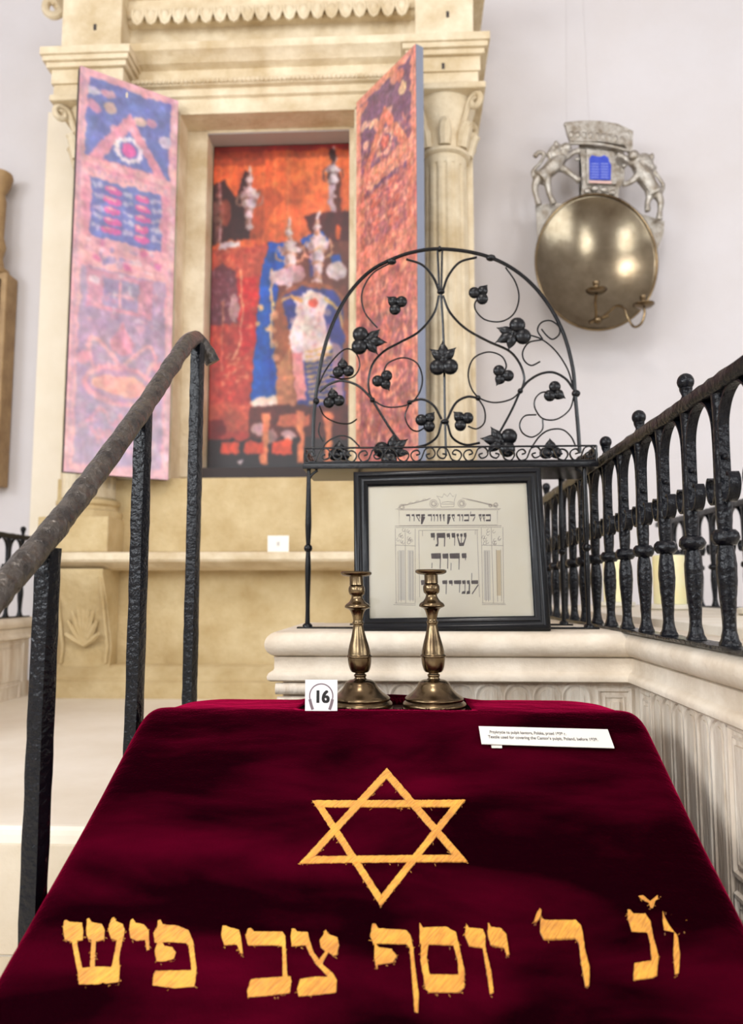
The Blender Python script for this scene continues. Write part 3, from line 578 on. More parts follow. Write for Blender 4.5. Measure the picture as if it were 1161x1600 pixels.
def railing(label, X, Yb, n, sp, Z, odd, detail=True):
    t = thing('iron_railing', label, 'railing', (X, Yb, Z)); k = sp/.127
    for i in range(n):
        m = BALS[i % 3]; b = inst('baluster', m[0], t, (0, i*sp, 0), rot=(i*7 % 4)*PI/4)
        inst('knob', m[1], b, (0,0,0))
        if i < n-1:
            bd = inst('arched_band', BAND, t, (0, i*sp, 0), scale=(1, k, 1))
            inst('rivet', RIV, bd, (0,.0150,.272)); inst('rivet', RIV, bd, (0,.1120,.272))
        if i % 2 == odd: inst('ball_finial', FIN, t, (0, i*sp, 0))
    Y0, Y1 = -.06, (n-1)*sp+.06; bm = bmesh.new(); N = int((Y1-Y0)/.02)
    for (w, z0, z1, nm) in ((.014, .366, .390, 'top_rail'), (.021, -.0, .006, 'base_rail')):
        bm = bmesh.new(); R = []
        for j in range(N+1):
            y = Y0+(Y1-Y0)*j/N; q = [random.uniform(-.0012,.0012) for _ in range(8)]; e = .004 if nm == 'top_rail' else .001
            R.append([bm.verts.new((x_+q[a_], y, z_+(q[(a_+3)%8] if nm == 'top_rail' or a_ > 3 else 0))) for a_, (x_, z_) in enumerate([(-w+e,z0),(w-e,z0),(w,z0+e),(w,z1-e),(w-e,z1),(-w+e,z1),(-w,z1-e),(-w,z0+e)])])
        for j in range(N):
            for a_ in range(8): bm.faces.new((R[j][a_], R[j][(a_+1)%8], R[j+1][(a_+1)%8], R[j+1][a_]))
        bm.faces.new(R[0][::-1]); bm.faces.new(R[-1]); o = obj(nm, bm, IRON, None, angle=50); o.parent = t
    return t
SP = .127; Y_0 = 1.110
railing('black hammered iron railing with ball finials along the right parapet cap, nearest the lectern', FX+.0, Y_0-5*SP, 17, SP, CZ, 0)
railing('black iron railing farther off at the right, behind the pillar candles', 1.19, 1.60, 15, .147, EYE-.0655, 1)
railing('low black iron railing on the far left parapet beyond the stair handrail', -1.85, 2.45, 10, .127, CZ2, 1)
# ================================================================== HANDRAIL
HX = -.500
hr = thing('stair_handrail', 'dark hammered iron stair handrail on three square posts, left of the velvet lectern', 'handrail', (HX, 1.35, 0))
def hp(px, py):                                # point of the rail's vertical plane
    return hit(px, py, (HX, 0, 0), Vector((1,0,0)))
P = [hp(-150, 1105), hp(-60, 995), hp(2, 921), hp(80, 832), hp(150, 740), hp(225, 636), hp(270, 568), hp(292, 536)]
P += [at(306, 529, 1.765), at(319, 543, 1.79), at(327, 556, 1.80), at(333, 567, 1.805)]
pp = cr(P[:8], 12)[:-1]+cr(P[7:], 3); bm = bmesh.new(); tube(bm, pp, [.0182+.0005*math.sin(i*.9)+random.uniform(-.0007,.0007) for i in range(len(pp))], 12, jit=.04)
obj('rail', bm, RAILM, hr, angle=70)
for (px, pyt, bz) in ((75, 870, PZ-.52), (224, 650, PZ-.26), (309, 545, PZ)):
    a = hp(px, pyt); y = a.y; bm = bmesh.new(); zt_ = a.z+.012; N = 46; R = []; s = .0132
    for j in range(N+1):
        z = bz+(zt_-bz)*j/N; ang = .55+.05*math.sin(j*.3); sc = s*(1+random.uniform(-.035,.035)); ring = []
        for q in range(8):
            aa = ang+q*PI/4; rad = sc*(1.30 if q % 2 == 0 else 1.06)*(1+random.uniform(-.02,.02)); ring.append(bm.verts.new((HX+rad*math.cos(aa), y+rad*math.sin(aa), z)))
        R.append(ring)
    for j in range(N):
        for q in range(8): bm.faces.new((R[j][q], R[j][(q+1)%8], R[j+1][(q+1)%8], R[j+1][q]))
    bm.faces.new(R[0][::-1]); bm.faces.new(R[-1]); obj('post', bm, IRON, hr, angle=35)
# ================================================================== IRON SHELF STAND
SY, BY = 1.70, 1.885
ish = thing('wrought_iron_shelf', 'black wrought-iron shelf on thin posts with an arched scroll back of vine leaves', 'shelf', (.1, 1.78, CZ))
zs0 = at(700, 731, SY).z; zs1 = at(700, 722, SY).z
sx0 = at(473, 725, SY).x; sx1 = at(936, 720, SY).x
obj('shelf_plate', B(sx0, sx1, SY, BY+.01, zs0, zs1, bev=.002), IRONT, ish, angle=30)
zg1 = at(700, 698, SY).z
bm = bmesh.new(); g = .0022
for z in (zs1+.002, zg1):
    tube(bm, [(sx0+.004, BY, z), (sx0+.004, SY+.003, z), (sx1-.004, SY+.003, z), (sx1-.004, BY, z)], g, 6)
for (x, y) in ((sx0+.004, SY+.003), (sx1-.004, SY+.003)): tube(bm, [(x, y, zs1), (x, y, zg1)], g, 6)
n = 11; hgt = zg1-zs1; pitch = (sx1-sx0-.012)/n; zc = (zg1+zs1)/2+.001; r = hgt*.44
def scroll(bm, o, d, w, fl):
    o = Vector(o); d = Vector(d); Z = Vector((0,0,1)); pts = []
    c1 = -w*.22; c2 = w*.22
    for t in np.linspace(PI*1.75, PI*.0, 12): pts.append(o+d*(c1-r*.9*math.cos(t+PI)*(.75+.25*(1-t/(PI*1.75))))+Z*(fl*(-r*math.sin(t)*(.85))))
    L = [(c1+.55*r, .35), (c1+.75*r, -.2), (c1+.2*r, -.75), (c1-.5*r, -.45), (c1-.62*r, .3), (c1-.1*r, .95), (c1+.75*r, .8), (0, .0), (c2-.75*r, -.8), (c2+.1*r, -.95), (c2+.62*r, -.3), (c2+.5*r, .45), (c2-.2*r, .75), (c2-.75*r, .2), (c2-.55*r, -.35)]
    L = [(c1-.1*r, .1), (c1+.45*r, -.1), (c1+.1*r, -.62), (c1-.6*r, -.4), (c1-.85*r, .25), (c1-.3*r, 1.0), (c1+.55*r, .75), (0, 0), (c2-.55*r, -.75), (c2+.3*r, -1.0), (c2+.85*r, -.25), (c2+.6*r, .4), (c2-.1*r, .62), (c2-.45*r, .1), (c2+.1*r, -.1)]
    P_ = cr([o+d*a+Z*(fl*b*r) for a, b in L], 4)
    ribbon(bm, P_, Vector((-d.y, d.x, 0))*.006, .0030)
for k in range(n): scroll(bm, (sx0+.006+pitch*(k+.5), SY+.004, zc), (1,0,0), pitch*1.08, 1 if k % 2 else -1)
for x in (sx0+.004, sx1-.004):
    for k in range(4): scroll(bm, (x, SY+.028+.04*k, zc), (0,1,0), .042, 1 if k % 2 else -1)
obj('scroll_gallery', bm, IRONT, ish)
def shelf_post(x, y, label=None):
    H = zs0-CZ; bm = bmesh.new(); q = [(0,.007),(.012,.0055),(.05,.0048),(H*.25,.0058),(H*.38,.0066),(H*.485,.0048),(H*.515,.0048),(H*.64,.0070),(H*.78,.0060),(H,.0045)]
    pr = cr([(a, b, 0) for a, b in q], 4); tube(bm, [(x, y, CZ+max(0,min(H,p.x))) for p in pr], [p.y for p in pr], 8); ball(bm, (x, y, CZ+H*.5), .0098, 12)
    lathe(bm, (x, y, CZ+.001), [(.011,0),(.011,.006),(.007,.010)], 12); obj('post', bm, IRONT, ish, angle=60)
xp0 = at(480, 980, SY+.01).x; xp1 = at(921, 978, SY+.01).x
for x, y in ((xp0, SY+.015), (xp1, SY+.015)): shelf_post(x, y)
for x in (at(560, 930, BY).x, at(880, 930, BY).x): shelf_post(x, BY)
bm = bmesh.new(); box(bm, xp0-.022, xp1+.02, SY, SY+.03, CZ, CZ+.0035, bev=.001); box(bm, at(560, 930, BY).x-.02, at(880, 930, BY).x+.02, BY-.01, BY+.015, CZ, CZ+.0035)
obj('foot_plate', bm, IRONT, ish, angle=30)
bm = bmesh.new()
for s, x in ((1, xp0), (-1, xp1)): tube(bm, cr([(x, SY+.015, zs0-.022), (x+s*.008, SY+.015, zs0-.010), (x+s*.02, SY+.015, zs0-.001)], 4), .003, 6)
obj('corner_brace', bm, IRONT, ish)
def A2(pts): return [at(x, y, BY) for x, y in pts]
arch = [(489,712),(490,660),(494,615),(503,560),(518,510),(543,462),(578,424),(620,402),(655,392),(687,389),(730,393),(768,403),(803,421),(835,448),(862,484),(882,525),(895,575),(899,620),(903,665),(906,708)]
bm = bmesh.new(); ap_ = cr(A2(arch), 6); tube(bm, ap_, .0049, 8); obj('arch_bar', bm, IRONT, ish)
thick = [
 [(635,405),(660,414),(677,433),(686,455)], [(686,462),(678,490),(655,518),(625,535),(600,549),(583,568),(576,592),(577,612),(582,625)], [(582,625),(597,650),(614,676),(628,694)],
 [(692,462),(703,488),(727,513),(762,533),(795,548),(812,568),(819,590),(816,606),(813,611)], [(813,611),(800,640),(785,668),(772,690)],
 [(745,402),(718,410),(700,432),(692,455)], [(499,612),(515,600),(535,595),(560,603),(582,624)], [(813,610),(826,595),(845,584),(865,582),(884,592),(896,608)],
 [(640,628),(660,624),(678,634),(690,655)], [(747,622),(730,620),(712,630),(699,655)], [(690,660),(683,682),(668,694),(650,699)], [(699,662),(707,684),(727,695),(750,692)]]
thin = [
 [(612,410),(585,425),(570,445),(565,465),(570,488),(583,505),(590,512)], [(790,418),(805,440),(811,463),(806,485),(794,498),(777,503),(757,499),(744,486),(742,474),(749,465)],
 [(582,625),(605,636),(638,632),(655,614),(660,590),(651,567),(630,559),(607,567),(600,582),(603,592)], [(813,612),(798,624),(772,629),(748,621),(735,603),(732,580),(741,559),(763,550),(783,556),(791,570),(788,582)],
 [(497,606),(508,580),(527,555),(543,545),(557,553),(562,572),(553,588),(535,592),(515,588)], [(499,634),(507,650),(525,660),(545,662),(558,655)],
 [(640,630),(633,650),(640,668),(652,674),(664,668)], [(747,622),(757,640),(757,660),(745,670),(731,666)],
 [(897,618),(890,640),(870,655),(848,654),(836,638),(836,624),(845,614),(857,612)], [(822,522),(846,530),(868,548),(886,575),(895,602)],
 [(848,530),(840,516),(846,504),(860,501),(873,510),(874,522),(864,530),(855,525),(846,514)], [(846,531),(827,535),(817,549),(819,563),(830,571),(844,565)],
 [(848,655),(847,672),(832,683),(817,677),(812,663),(820,650),(838,648)], [(830,700),(843,682),(858,672),(878,671),(892,682),(900,698)],
 [(500,706),(512,690),(530,681),(547,684),(562,698)], [(505,690),(498,676),(500,660)]]
bm = bmesh.new()
for x0_, x1_ in ((683.5, 686.5), (691, 689.5)): tube(bm, A2([(x0_, 389), (x1_, 456)]), .0030, 6)
tube(bm, A2([(689,458),(692,505),(694,552),(695,640),(697,712)]), .0034, 6)
obj('centre_rod', bm, IRONT, ish)
for p in thick: bm = bmesh.new(); tube(bm, cr(A2(p), 6), .0032, 6); obj('scroll', bm, IRONT, ish)
for p in thin: bm = bmesh.new(); tube(bm, cr(A2(p), 6), .0021, 6); obj('tendril', bm, IRONT, ish)
for (x, y, w, h) in ((689,456,13,9),(695,659,14,9),(687,389,6,10),(612,409,16,10),(767,403,16,11),(494,627,11,12),(900,615,14,12),(582,625,9,9),(813,611,9,9),(640,629,9,8),(747,622,9,9)):
    bm = bmesh.new(); c = at(x, y, BY); s = BY/F; ball(bm, c, .5*s, 14, (w, 11, h)); obj('collar', bm, IRONT, ish)
def pxdir(a): return Vector((math.cos(a), 0, math.sin(a)))
def lobe_ball(bm, c, r): ball(bm, c, r, 14, (1, .55, 1))
def leaf(bm, c, a, L, W):                      # pointed, domed leaf
    D = pxdir(a); Nn = pxdir(a+PI/2); O = Vector((0,-1,0)); M = 7; rows = []
    for i in range(M+1):
        t = i/M; w = W*math.sin(PI*min(1, t*.9+.12))**.8*(1-t**3) if t < 1 else 0; row = []
        for k in range(5):
            u = (k-2)/2; row.append(bm.verts.new(c+D*(L*t)+Nn*(w*u)+O*(.007*(1-u*u)*math.sin(PI*min(1,t+.15))+.003*abs(math.sin(3*PI*t))*abs(u))))
        rows.append(row)
    back = [[bm.verts.new(v.co+Vector((0,.0035,0))) for v in r_] for r_ in rows]
    for i in range(M):
        for k in range(4):
            bm.faces.new((rows[i][k], rows[i][k+1], rows[i+1][k+1], rows[i+1][k])); bm.faces.new((back[i][k+1], back[i][k], back[i+1][k], back[i+1][k+1]))
        bm.faces.new((rows[i][0], rows[i+1][0], back[i+1][0], back[i][0])); bm.faces.new((rows[i][4], back[i][4], back[i+1][4], rows[i+1][4]))
    for R_ in (0, M):
        for k in range(4): bm.faces.new((rows[R_][k], back[R_][k], back[R_][k+1], rows[R_][k+1]))
s = BY/F
def small_leaf(x, y, deg):
    bm = bmesh.new(); c = at(x, y, BY-.008); a = math.radians(deg); r = 9.5*s
    for q in (125, -125): lobe_ball(bm, c+pxdir(a+math.radians(q))*r*1.05, r)
    leaf(bm, c-pxdir(a)*r*.2, a, r*2.1, r*.95); ball(bm, c+Vector((0,-.008,0)), .0022, 8); obj('vine_leaf', bm, IRONT, ish, angle=60)
def big_leaf(x, y, deg):
    bm = bmesh.new(); c = at(x, y, BY-.009); a = math.radians(deg); r = 12.5*s
    for q in (140, -140): lobe_ball(bm, c+pxdir(a+math.radians(q))*r*1.25, r*1.05)
    for q, l, w in ((0, 2.6, .75), (48, 2.3, .7), (-48, 2.3, .7)): leaf(bm, c, a+math.radians(q), r*l, r*w)
    lobe_ball(bm, c, r*.6); ball(bm, c+Vector((0,-.012,0)), .0026, 8); obj('vine_leaf', bm, IRONT, ish, angle=60)
for q in ((618,474,140),(536,575,95),(600,596,-60),(521,622,100),(668,657,50),(721,655,135),(751,458,50),(784,588,-120),(868,614,-30),(530,705,90),(860,702,92)): small_leaf(*q)
for q in ((574,533,-5),(693,562,92),(802,522,205),(782,690,170),(612,704,35)): big_leaf(*q)
# ================================================================== FRAMED PICTURE
def fplane(px, py, dy=0): return hit(px, py, fc+fn*dy, fn)
fb = at(712, 987, 1.608); lean = math.radians(7); fn = Vector((0, -math.cos(lean), math.sin(lean)))   # towards the viewer
fc = Vector((fb.x, 1.608, CZ+.001)); U = Vector((1,0,0)); V = Vector((0, math.sin(lean), math.cos(lean))); roll = math.radians(1.0)
U, V = U*math.cos(roll)+V*math.sin(roll), V*math.cos(roll)-U*math.sin(roll)
cT = fplane(702, 861); fw = (fplane(858, 861)-fplane(559, 861)).length; fh = (fplane(705, 735)-fplane(705, 988)).length
pic = thing('framed_calligraphy', 'black framed Hebrew calligraphy on cream paper leaning under the iron shelf', 'picture', fc)
cT = cT+V*.0035
def FP(u, v, d=0): return cT+U*u+V*v+fn*d
bw = .031; prof = [(0, -.016), (0, .006), (.003, .010), (.010, .011), (.013, .007), (.019, .0065), (.022, .009), (.027, .006), (.030, .002), (bw, .001), (bw, -.006), (bw-.004, -.016)]
bm = bmesh.new(); rings = []
for (su, sv) in ((-1,-1),(1,-1),(1,1),(-1,1)): rings.append([bm.verts.new(FP(su*(fw/2-i), sv*(fh/2-i), d)) for i, d in prof])
for i in range(4):
    for j in range(len(prof)): bm.faces.new((rings[i][j], rings[i][(j+1)%len(prof)], rings[(i+1)%4][(j+1)%len(prof)], rings[(i+1)%4][j]))
obj('frame', bm, FRAMEM, pic, angle=50)
pw, ph = fw/2-bw+.002, fh/2-bw+.002
bm = bmesh.new(); plate(bm, [FP(-pw,-ph,-.009), FP(pw,-ph,-.009), FP(pw,ph,-.009), FP(-pw,ph,-.009)], fn, .002); sheet = obj('paper', bm, PAPER, pic, smooth=False)
bm = bmesh.new(); plate(bm, [FP(-pw,-ph,-.004), FP(pw,-ph,-.004), FP(pw,ph,-.004), FP(-pw,ph,-.004)], fn, .0015); obj('glass', bm, GLASS, pic, smooth=False)
bm = bmesh.new(); plate(bm, [FP(-pw,-ph,-.014), FP(pw,-ph,-.014), FP(pw,ph,-.014), FP(-pw,ph,-.014)], fn, .003); obj('backing_board', bm, DWOOD, pic, smooth=False)
KX, KY, KS = 580, 740, 4.3                    # detail drawn in units of a 4.3x enlargement
def dp(x, y, d=-.0068): return fplane(KX+x/KS, KY+y/KS, d)
def flat_poly(bm, pts, d=-.0068): plate(bm, [dp(x, y, d) for x, y in pts], fn, .0002)
def pen(bm, pts, w=2.4, d=-.0068):
    q = [dp(x, y, d) for x, y in pts]
    ribbon(bm, q, fn*.0003, w/KS*1.63/F)
bm = bmesh.new()
for p in ([(162,238),(872,236)], [(180,245),(862,243)], [(188,250),(188,350),(848,345),(848,248)], [(160,352),(875,350)], [(160,362),(875,360)],
          [(318,382),(720,378)], [(320,382),(326,830)], [(712,380),(728,830)], [(228,370),(232,870)], [(296,370),(296,870)], [(740,365),(750,870)], [(806,360),(822,870)], [(885,360),(890,870)], [(162,370),(168,870)],
          [(160,480),(296,486)], [(742,480),(888,484)], [(160,870),(300,874)], [(745,870),(900,872)], [(150,880),(300,884)], [(745,880),(905,880)], [(180,232),(210,212),(300,196),(360,180),(400,165)], [(850,230),(760,200),(690,180),(610,165)],
          [(470,225),(462,180),(440,150),(478,160),(490,135),(512,155),(530,130),(548,155),(572,138),(560,175),(556,222),(470,225)], [(470,205),(560,205)], [(475,195),(515,188),(556,195)],
          [(345,382),(345,420)], [(700,378),(700,410)], [(180,520),(182,860)], [(200,520),(202,860)], [(260,520),(262,860)], [(280,520),(281,860)], [(765,520),(772,860)], [(780,520),(788,860)], [(840,510),(850,860)], [(870,510),(876,860)]): pen(bm, p)
for (cx_, cy_, r_) in ((420,200,32),(608,200,30),(420,200,20),(608,200,20),(205,222,20),(838,208,16),(800,214,12)):
    pen(bm, [(cx_+r_*(1-t/22)*math.cos(t), cy_+r_*(1-t/22)*math.sin(t)) for t in [i*.4 for i in range(34)]], 2.2)
for (xa, xb) in ((168, 232), (238, 296), (745, 800), (810, 880)):      # capitals
    for k in range(7):
        cx_ = xa+(xb-xa)*random.uniform(.15, .85); cy_ = random.uniform(375, 470); pen(bm, [(cx_+random.uniform(6,12)*math.cos(t), cy_+11*math.sin(t)) for t in [i*.7 for i in range(8)]], 2.2)
for k in range(26):
    t = k/25; x = 200+t*180; y = 222-45*t; pen(bm, [(x, y), (x+8, y-12-6*math.sin(k)), (x+14, y-2)], 2.0); x = 640+t*190; y = 178+42*t; pen(bm, [(x, y), (x+6, y-10), (x+14, y)], 2.0)
obj('pen_drawing', bm, LINE, sheet, smooth=False)
bm = bmesh.new()
for (a, b) in ((838, 868),): flat_poly(bm, [(a,515),(b,515),(b+4,820),(a+6,820)], -.00685)
obj('ochre_wash', bm, WASH, sheet, smooth=False)
bm = bmesh.new()
for (a, b) in ((185, 225), (245, 285), (755, 800)): flat_poly(bm, [(a,515),(b,515),(b+3,850),(a+3,850)], -.00686)
obj('grey_wash', bm, WASHB, sheet, smooth=False)
def line_of_letters(name, L, m, m2=None):
    for k, polys in enumerate(L):
        bm = bmesh.new()
        for p in polys: flat_poly(bm, p, -.0066-.00001*k)
        o = obj(name, bm, (m2 if m2 and k % 2 else m), sheet, smooth=False)
R4 = lambda x0, y0, x1, y1, s=5: [(x0+s*.3,y0+2),(x1-2,y0),(x1,y1-4),(x1-4,y1),(x0+2,y1),(x0-1,y0+8)]
def stem(x, y0, y1, w=5): return [(x,y0),(x+w,y0),(x+w*.7,y1),(x-1,y1)]
line_of_letters('calligraphy_letter', [   # shiviti line, left to right
 [R4(400,398,429,430), stem(421,428,448)], [R4(440,398,499,432), stem(490,428,490,8), [(440,428),(452,428),(452,470),(450,488),(432,490),(434,478),(444,470)]],
 [R4(507,400,531,428), stem(525,426,440)], [R4(540,398,566,430), stem(559,428,485)],
 [R4(573,402,590,424), R4(598,402,615,424), R4(622,398,641,428), [(576,424),(583,424),(598,466),(618,464),(632,426),(640,424),(622,486),(592,487)], stem(604,424,466)]], INK, INK2)
line_of_letters('calligraphy_letter', [
 [R4(403,534,470,572), stem(462,570,640,6), stem(407,600,636,4)], [R4(479,536,520,571), stem(512,570,640,6)], [R4(527,534,596,571), stem(588,570,645,6), stem(535,600,650,4)], [R4(608,534,641,568), stem(632,566,582)]], INK2, INK)
line_of_letters('calligraphy_letter', [
 [R4(335,714,368,748)], [R4(478,716,512,742), stem(502,740,810)], [R4(522,716,548,742), stem(541,740,752)], [R4(556,716,606,742), stem(592,740,800)], [R4(611,716,636,742), stem(628,740,808,5), [(606,808),(612,792),(634,788),(632,808)]],
 [R4(643,716,664,742), stem(656,740,795,9), [(640,810),(644,790),(664,786),(664,808)]], [R4(672,716,720,742), stem(674,668,716,4), [(718,742),(722,750),(680,812),(676,806)]]], INK2, INK)
top = []
for (x0_, x1_, ty) in ((235,262,0),(272,292,1),(300,330,2),(336,362,3),(380,408,0),(414,428,1),(434,450,1),(458,472,2),(480,495,2),(512,534,3),(540,562,2),(578,598,0),(604,618,1),(624,658,0),(664,700,4),(722,742,2),(746,766,2),(770,804,0)):
    g = [R4(x0_, 272, x1_, 286, 3)]
    if ty in (0, 1): g += [stem(x1_-5, 284, 320, 5)]
    if ty == 0 and x1_-x0_ > 30: g += [R4(x0_, 308, x1_, 320, 3)]
    if ty == 2: g += [[(x0_+2,286),(x0_+7,286),(x1_-2,318),(x1_-7,322)], stem(x1_-5, 286, 304, 4)]
    if ty == 3: g += [[(x0_,286),(x0_+6,286),(x0_+14,322),(x1_-2,290),(x1_,296),(x0_+8,340),(x0_-2,340)]]
    if ty == 4: g += [stem(x0_+3, 255, 272, 4), [(x1_-4,286),(x1_,290),(x0_+22,322),(x0_+18,316)]]
    top.append(g)
line_of_letters('small_calligraphy_letter', top, INK, INK2)
# ================================================================== LECTERN + VELVET CLOTH
RZ, RY, BK, FRY, SL = EYE-.204, 1.318, 1.476, .70, .50      # ridge height/depth, back edge, front edge, slope
CX, HW = -.034, .424
FZ = RZ-SL*(RY-FRY)
lec = thing('lectern', 'slant-topped dark wooden lectern standing under the crimson velvet cover', 'lectern', (CX, 1.1, 0))
bm = bmesh.new(); extr(bm, [(BK-.012, .25), (BK-.012, RZ-.008), (RY-.002, RZ-.008), (FRY+.02, FZ-.012), (FRY+.02, FZ-.06), (RY-.1, .25)], CX-HW+.04, CX+HW-.04); obj('desk', bm, DWOOD, lec, smooth=False)
obj('base', B(CX-.3, CX+.3, .85, 1.42, 0, .26, bev=.01), DWOOD, lec, angle=30)
NRM = Vector((0, -SL, 1)).normalized()         # of the slope: z rises with y
def path_v():
    P = [(BK, RZ-.05), (BK, RZ-.022), (BK-.006, RZ-.004), (BK-.02, RZ)]
    P += [(BK-.02-i*(BK-.02-RY-.02)/8, RZ) for i in range(1, 8)]
    P += [(RY+.02, RZ), (RY+.008, RZ-.0012), (RY-.004, RZ-.0045), (RY-.02, RZ-.0115)]
    n = 44; y0, z0 = RY-.02, RZ-.0115; y1 = FRY+.03; z1 = FZ+.03*SL
    P += [(y0+(y1-y0)*i/n, z0+(z1-z0)*i/n) for i in range(1, n+1)]
    P += [(FRY+.012, FZ+.003), (FRY, FZ-.008), (FRY-.010, FZ-.025), (FRY-.014, FZ-.05)] + [(FRY-.016-.001*i, FZ-.05-.035*i) for i in range(1, 12)]
    return P
PV = path_v(); ZP = lambda y: RZ if y > RY else RZ-SL*(RY-y)
bm = bmesh.new(); G = []; us = []
n = 44
for i in range(n+1): us.append((-1+2*i/n)*(HW-.035))
sh = [(.010, .0008), (.020, .004), (.028, .011), (.0335, .021), (.0355, .034)] + [(.0362+.0004*i, .034+.026*i) for i in range(1, 13)]
def fl_(y): return .0 if y > 1.1 else .006*min(1, (1.1-y)/.2)
cols = [(-HW+.035-a, b) for a, b in sh[::-1]] + [(u, 0) for u in us] + [(HW-.035+a, b) for a, b in sh]
for j, (y, z) in enumerate(PV):
    row = []
    for (u, dz) in cols:
        k = 1 if y < RY+.05 else 1+.0*(y-RY); sgn = 1 if u > 0 else -1
        nz = noise.noise(Vector((u*5, y*6, z*3)))*.0022+noise.noise(Vector((u*14, y*14, z*9)))*.0009
        corner = max(0, abs(u)-(HW-.10))/.10 if y > 1.36 else 0
        x = CX+u*(1 if y < 1.36 else 1-.05*(y-1.36)/.11) ; fold = 0
        if dz > .02: x += sgn*(.0015*math.sin(y*26+2)*min(1, (dz-.02)/.12)+.003*math.sin(y*11)*min(1, dz/.2)); 
        x += sgn*fl_(y)*min(1, abs(u)/HW)**6
        yy = y-(.010*math.sin(u*22)*min(1, max(0, (FZ-z)/.15)) if z < FZ-.02 else 0)
        zz = z-dz+nz-.012*corner**2
        if j < 2: zz += 0
        row.append(bm.verts.new((x, yy, zz)))
    G.append(row)
hole = lambda v: (-.186 < v.x < .104) and (1.334 < v.y < 1.455)
for j in range(len(G)-1):
    for i in range(len(cols)-1):
        q = (G[j][i], G[j][i+1], G[j+1][i+1], G[j+1][i]); c = sum((v.co for v in q), Vector())/4
        if hole(c) and c.z > RZ-.01: continue
        bm.faces.new(q)
for r_ in G:
    for v in r_:
        if v.co.y > 1.44 and -.2 < v.co.x < .12 and v.co.z > RZ-.05: v.co.z += .010*math.sin(PI*(v.co.x+.2)/.32)**.5 if -.2 < v.co.x < .12 else 0
vc = obj('velvet_cover', bm, VELVET, angle=180)
tag(vc, 'crimson velvet cover with a gold embroidered star and Hebrew letters, draped over the lectern', 'cloth')
m = vc.modifiers.new('sub', 'SUBSURF'); m.levels = m.render_levels = 1
m = vc.modifiers.new('thick', 'SOLIDIFY'); m.thickness = .0025; m.offset = 1
# frayed pile along the back hem and gold fringe at the right hem
bm = bmesh.new()
for k in range(700):
    x = random.uniform(-.185, .103); z = RZ+.009*math.sin(PI*(x+.2)/.32)**.5; a = Vector((x, 1.450+random.uniform(-.002,.002), z-random.uniform(.0, .006))); tube(bm, [a, a+Vector((random.uniform(-.002,.002), -.004, random.uniform(-.009,-.004)))], .0005, 3, cap=False)
for k in range(900):
    x = random.uniform(-.186, .104); a = Vector((x, 1.3345, RZ-.001+random.uniform(-.001,.002))); tube(bm, [a, a+Vector((random.uniform(-.001,.001), .002, random.uniform(.002,.0045)))], .0004, 3, cap=False)
obj('frayed_hem', bm, VELVET, vc)
bm = bmesh.new()
for s, n_ in ((1, 520), (-1, 520)):
    for k in range(n_):
        y = .66+.62*k/n_; uu = HW-.035+.041; x = CX+s*uu+s*(.0015*math.sin(y*26+2)+.003*math.sin(y*11))+s*fl_(y); z = ZP(max(y, FRY))-.345
        tube(bm, [(x, y, z+.01), (x+s*.002, y+random.uniform(-.002,.002), z-.03)], .0009, 4)
obj('gold_fringe', bm, GOLD, vc)
# --- embroidery
SP0 = Vector((0, RY-.02, RZ-.0115+.0025/.894))
def onc(px, py, h=.0): return hit(px, py, SP0+NRM*h, NRM)
def dens(P, step=2.2, jit=.55):
    out = []
    for (x0_, y0_), (x1_, y1_) in zip(P, P[1:]+P[:1]):
        L = math.hypot(x1_-x0_, y1_-y0_); n_ = max(1, int(L/step))
        for i in range(n_): t = i/n_; out.append((x0_+(x1_-x0_)*t+random.uniform(-jit, jit), y0_+(y1_-y0_)*t+random.uniform(-jit, jit)))
    return out
def embroider(bm, P, h=.0034, jit=.5):
    pts = dens(P, 2.2, jit); plate(bm, [onc(x, y, -.0016) for x, y in pts], NRM, h+random.uniform(0, .0004))
def wisps(bm, P, n_):
    for _ in range(n_):
        i = random.randrange(len(P)); (xa_, ya_), (xb_, yb_) = P[i], P[(i+1) % len(P)]; t = random.random(); x = xa_+(xb_-xa_)*t; y = ya_+(yb_-ya_)*t
        a = random.uniform(0, 2*PI); L = random.uniform(1.5, 4.5); p = onc(x, y, .0012); q = onc(x+L*math.cos(a), y+L*math.sin(a), random.uniform(.001, .003)); tube(bm, [p, (p+q)/2+NRM*.0006, q], .00028, 3, cap=False)
def inset(T, d):
    out = []; n_ = len(T); c = Vector((sum(p[0] for p in T)/n_, sum(p[1] for p in T)/n_))
    for i in range(n_):
        A, Bp, Cp = Vector(T[i-1]), Vector(T[i]), Vector(T[(i+1)%n_]); e1 = (Bp-A).normalized(); e2 = (Cp-Bp).normalized()
        n1 = Vector((-e1.y, e1.x)); n2 = Vector((-e2.y, e2.x))
        if n1.dot(c-Bp) < 0: n1 = -n1
        if n2.dot(c-Bp) < 0: n2 = -n2
        m_ = n1+n2; out.append(tuple(Bp+m_*(d/m_.dot(n1))))
    return out
T1 = [(604.5,1203),(468,1352),(730,1349)]; T2 = [(488,1253.5),(727,1252.5),(595,1419)]
bm = bmesh.new()
for T, hh in ((T2, .0031), (T1, .0037)):
    I = inset(T, 10.5)
    for i in range(3): j = (i+1) % 3; q = [T[i], T[j], I[j], I[i]]; embroider(bm, q, hh, .45); wisps(bm, q, 30)
obj('embroidered_star', bm, GOLD, vc, angle=30)
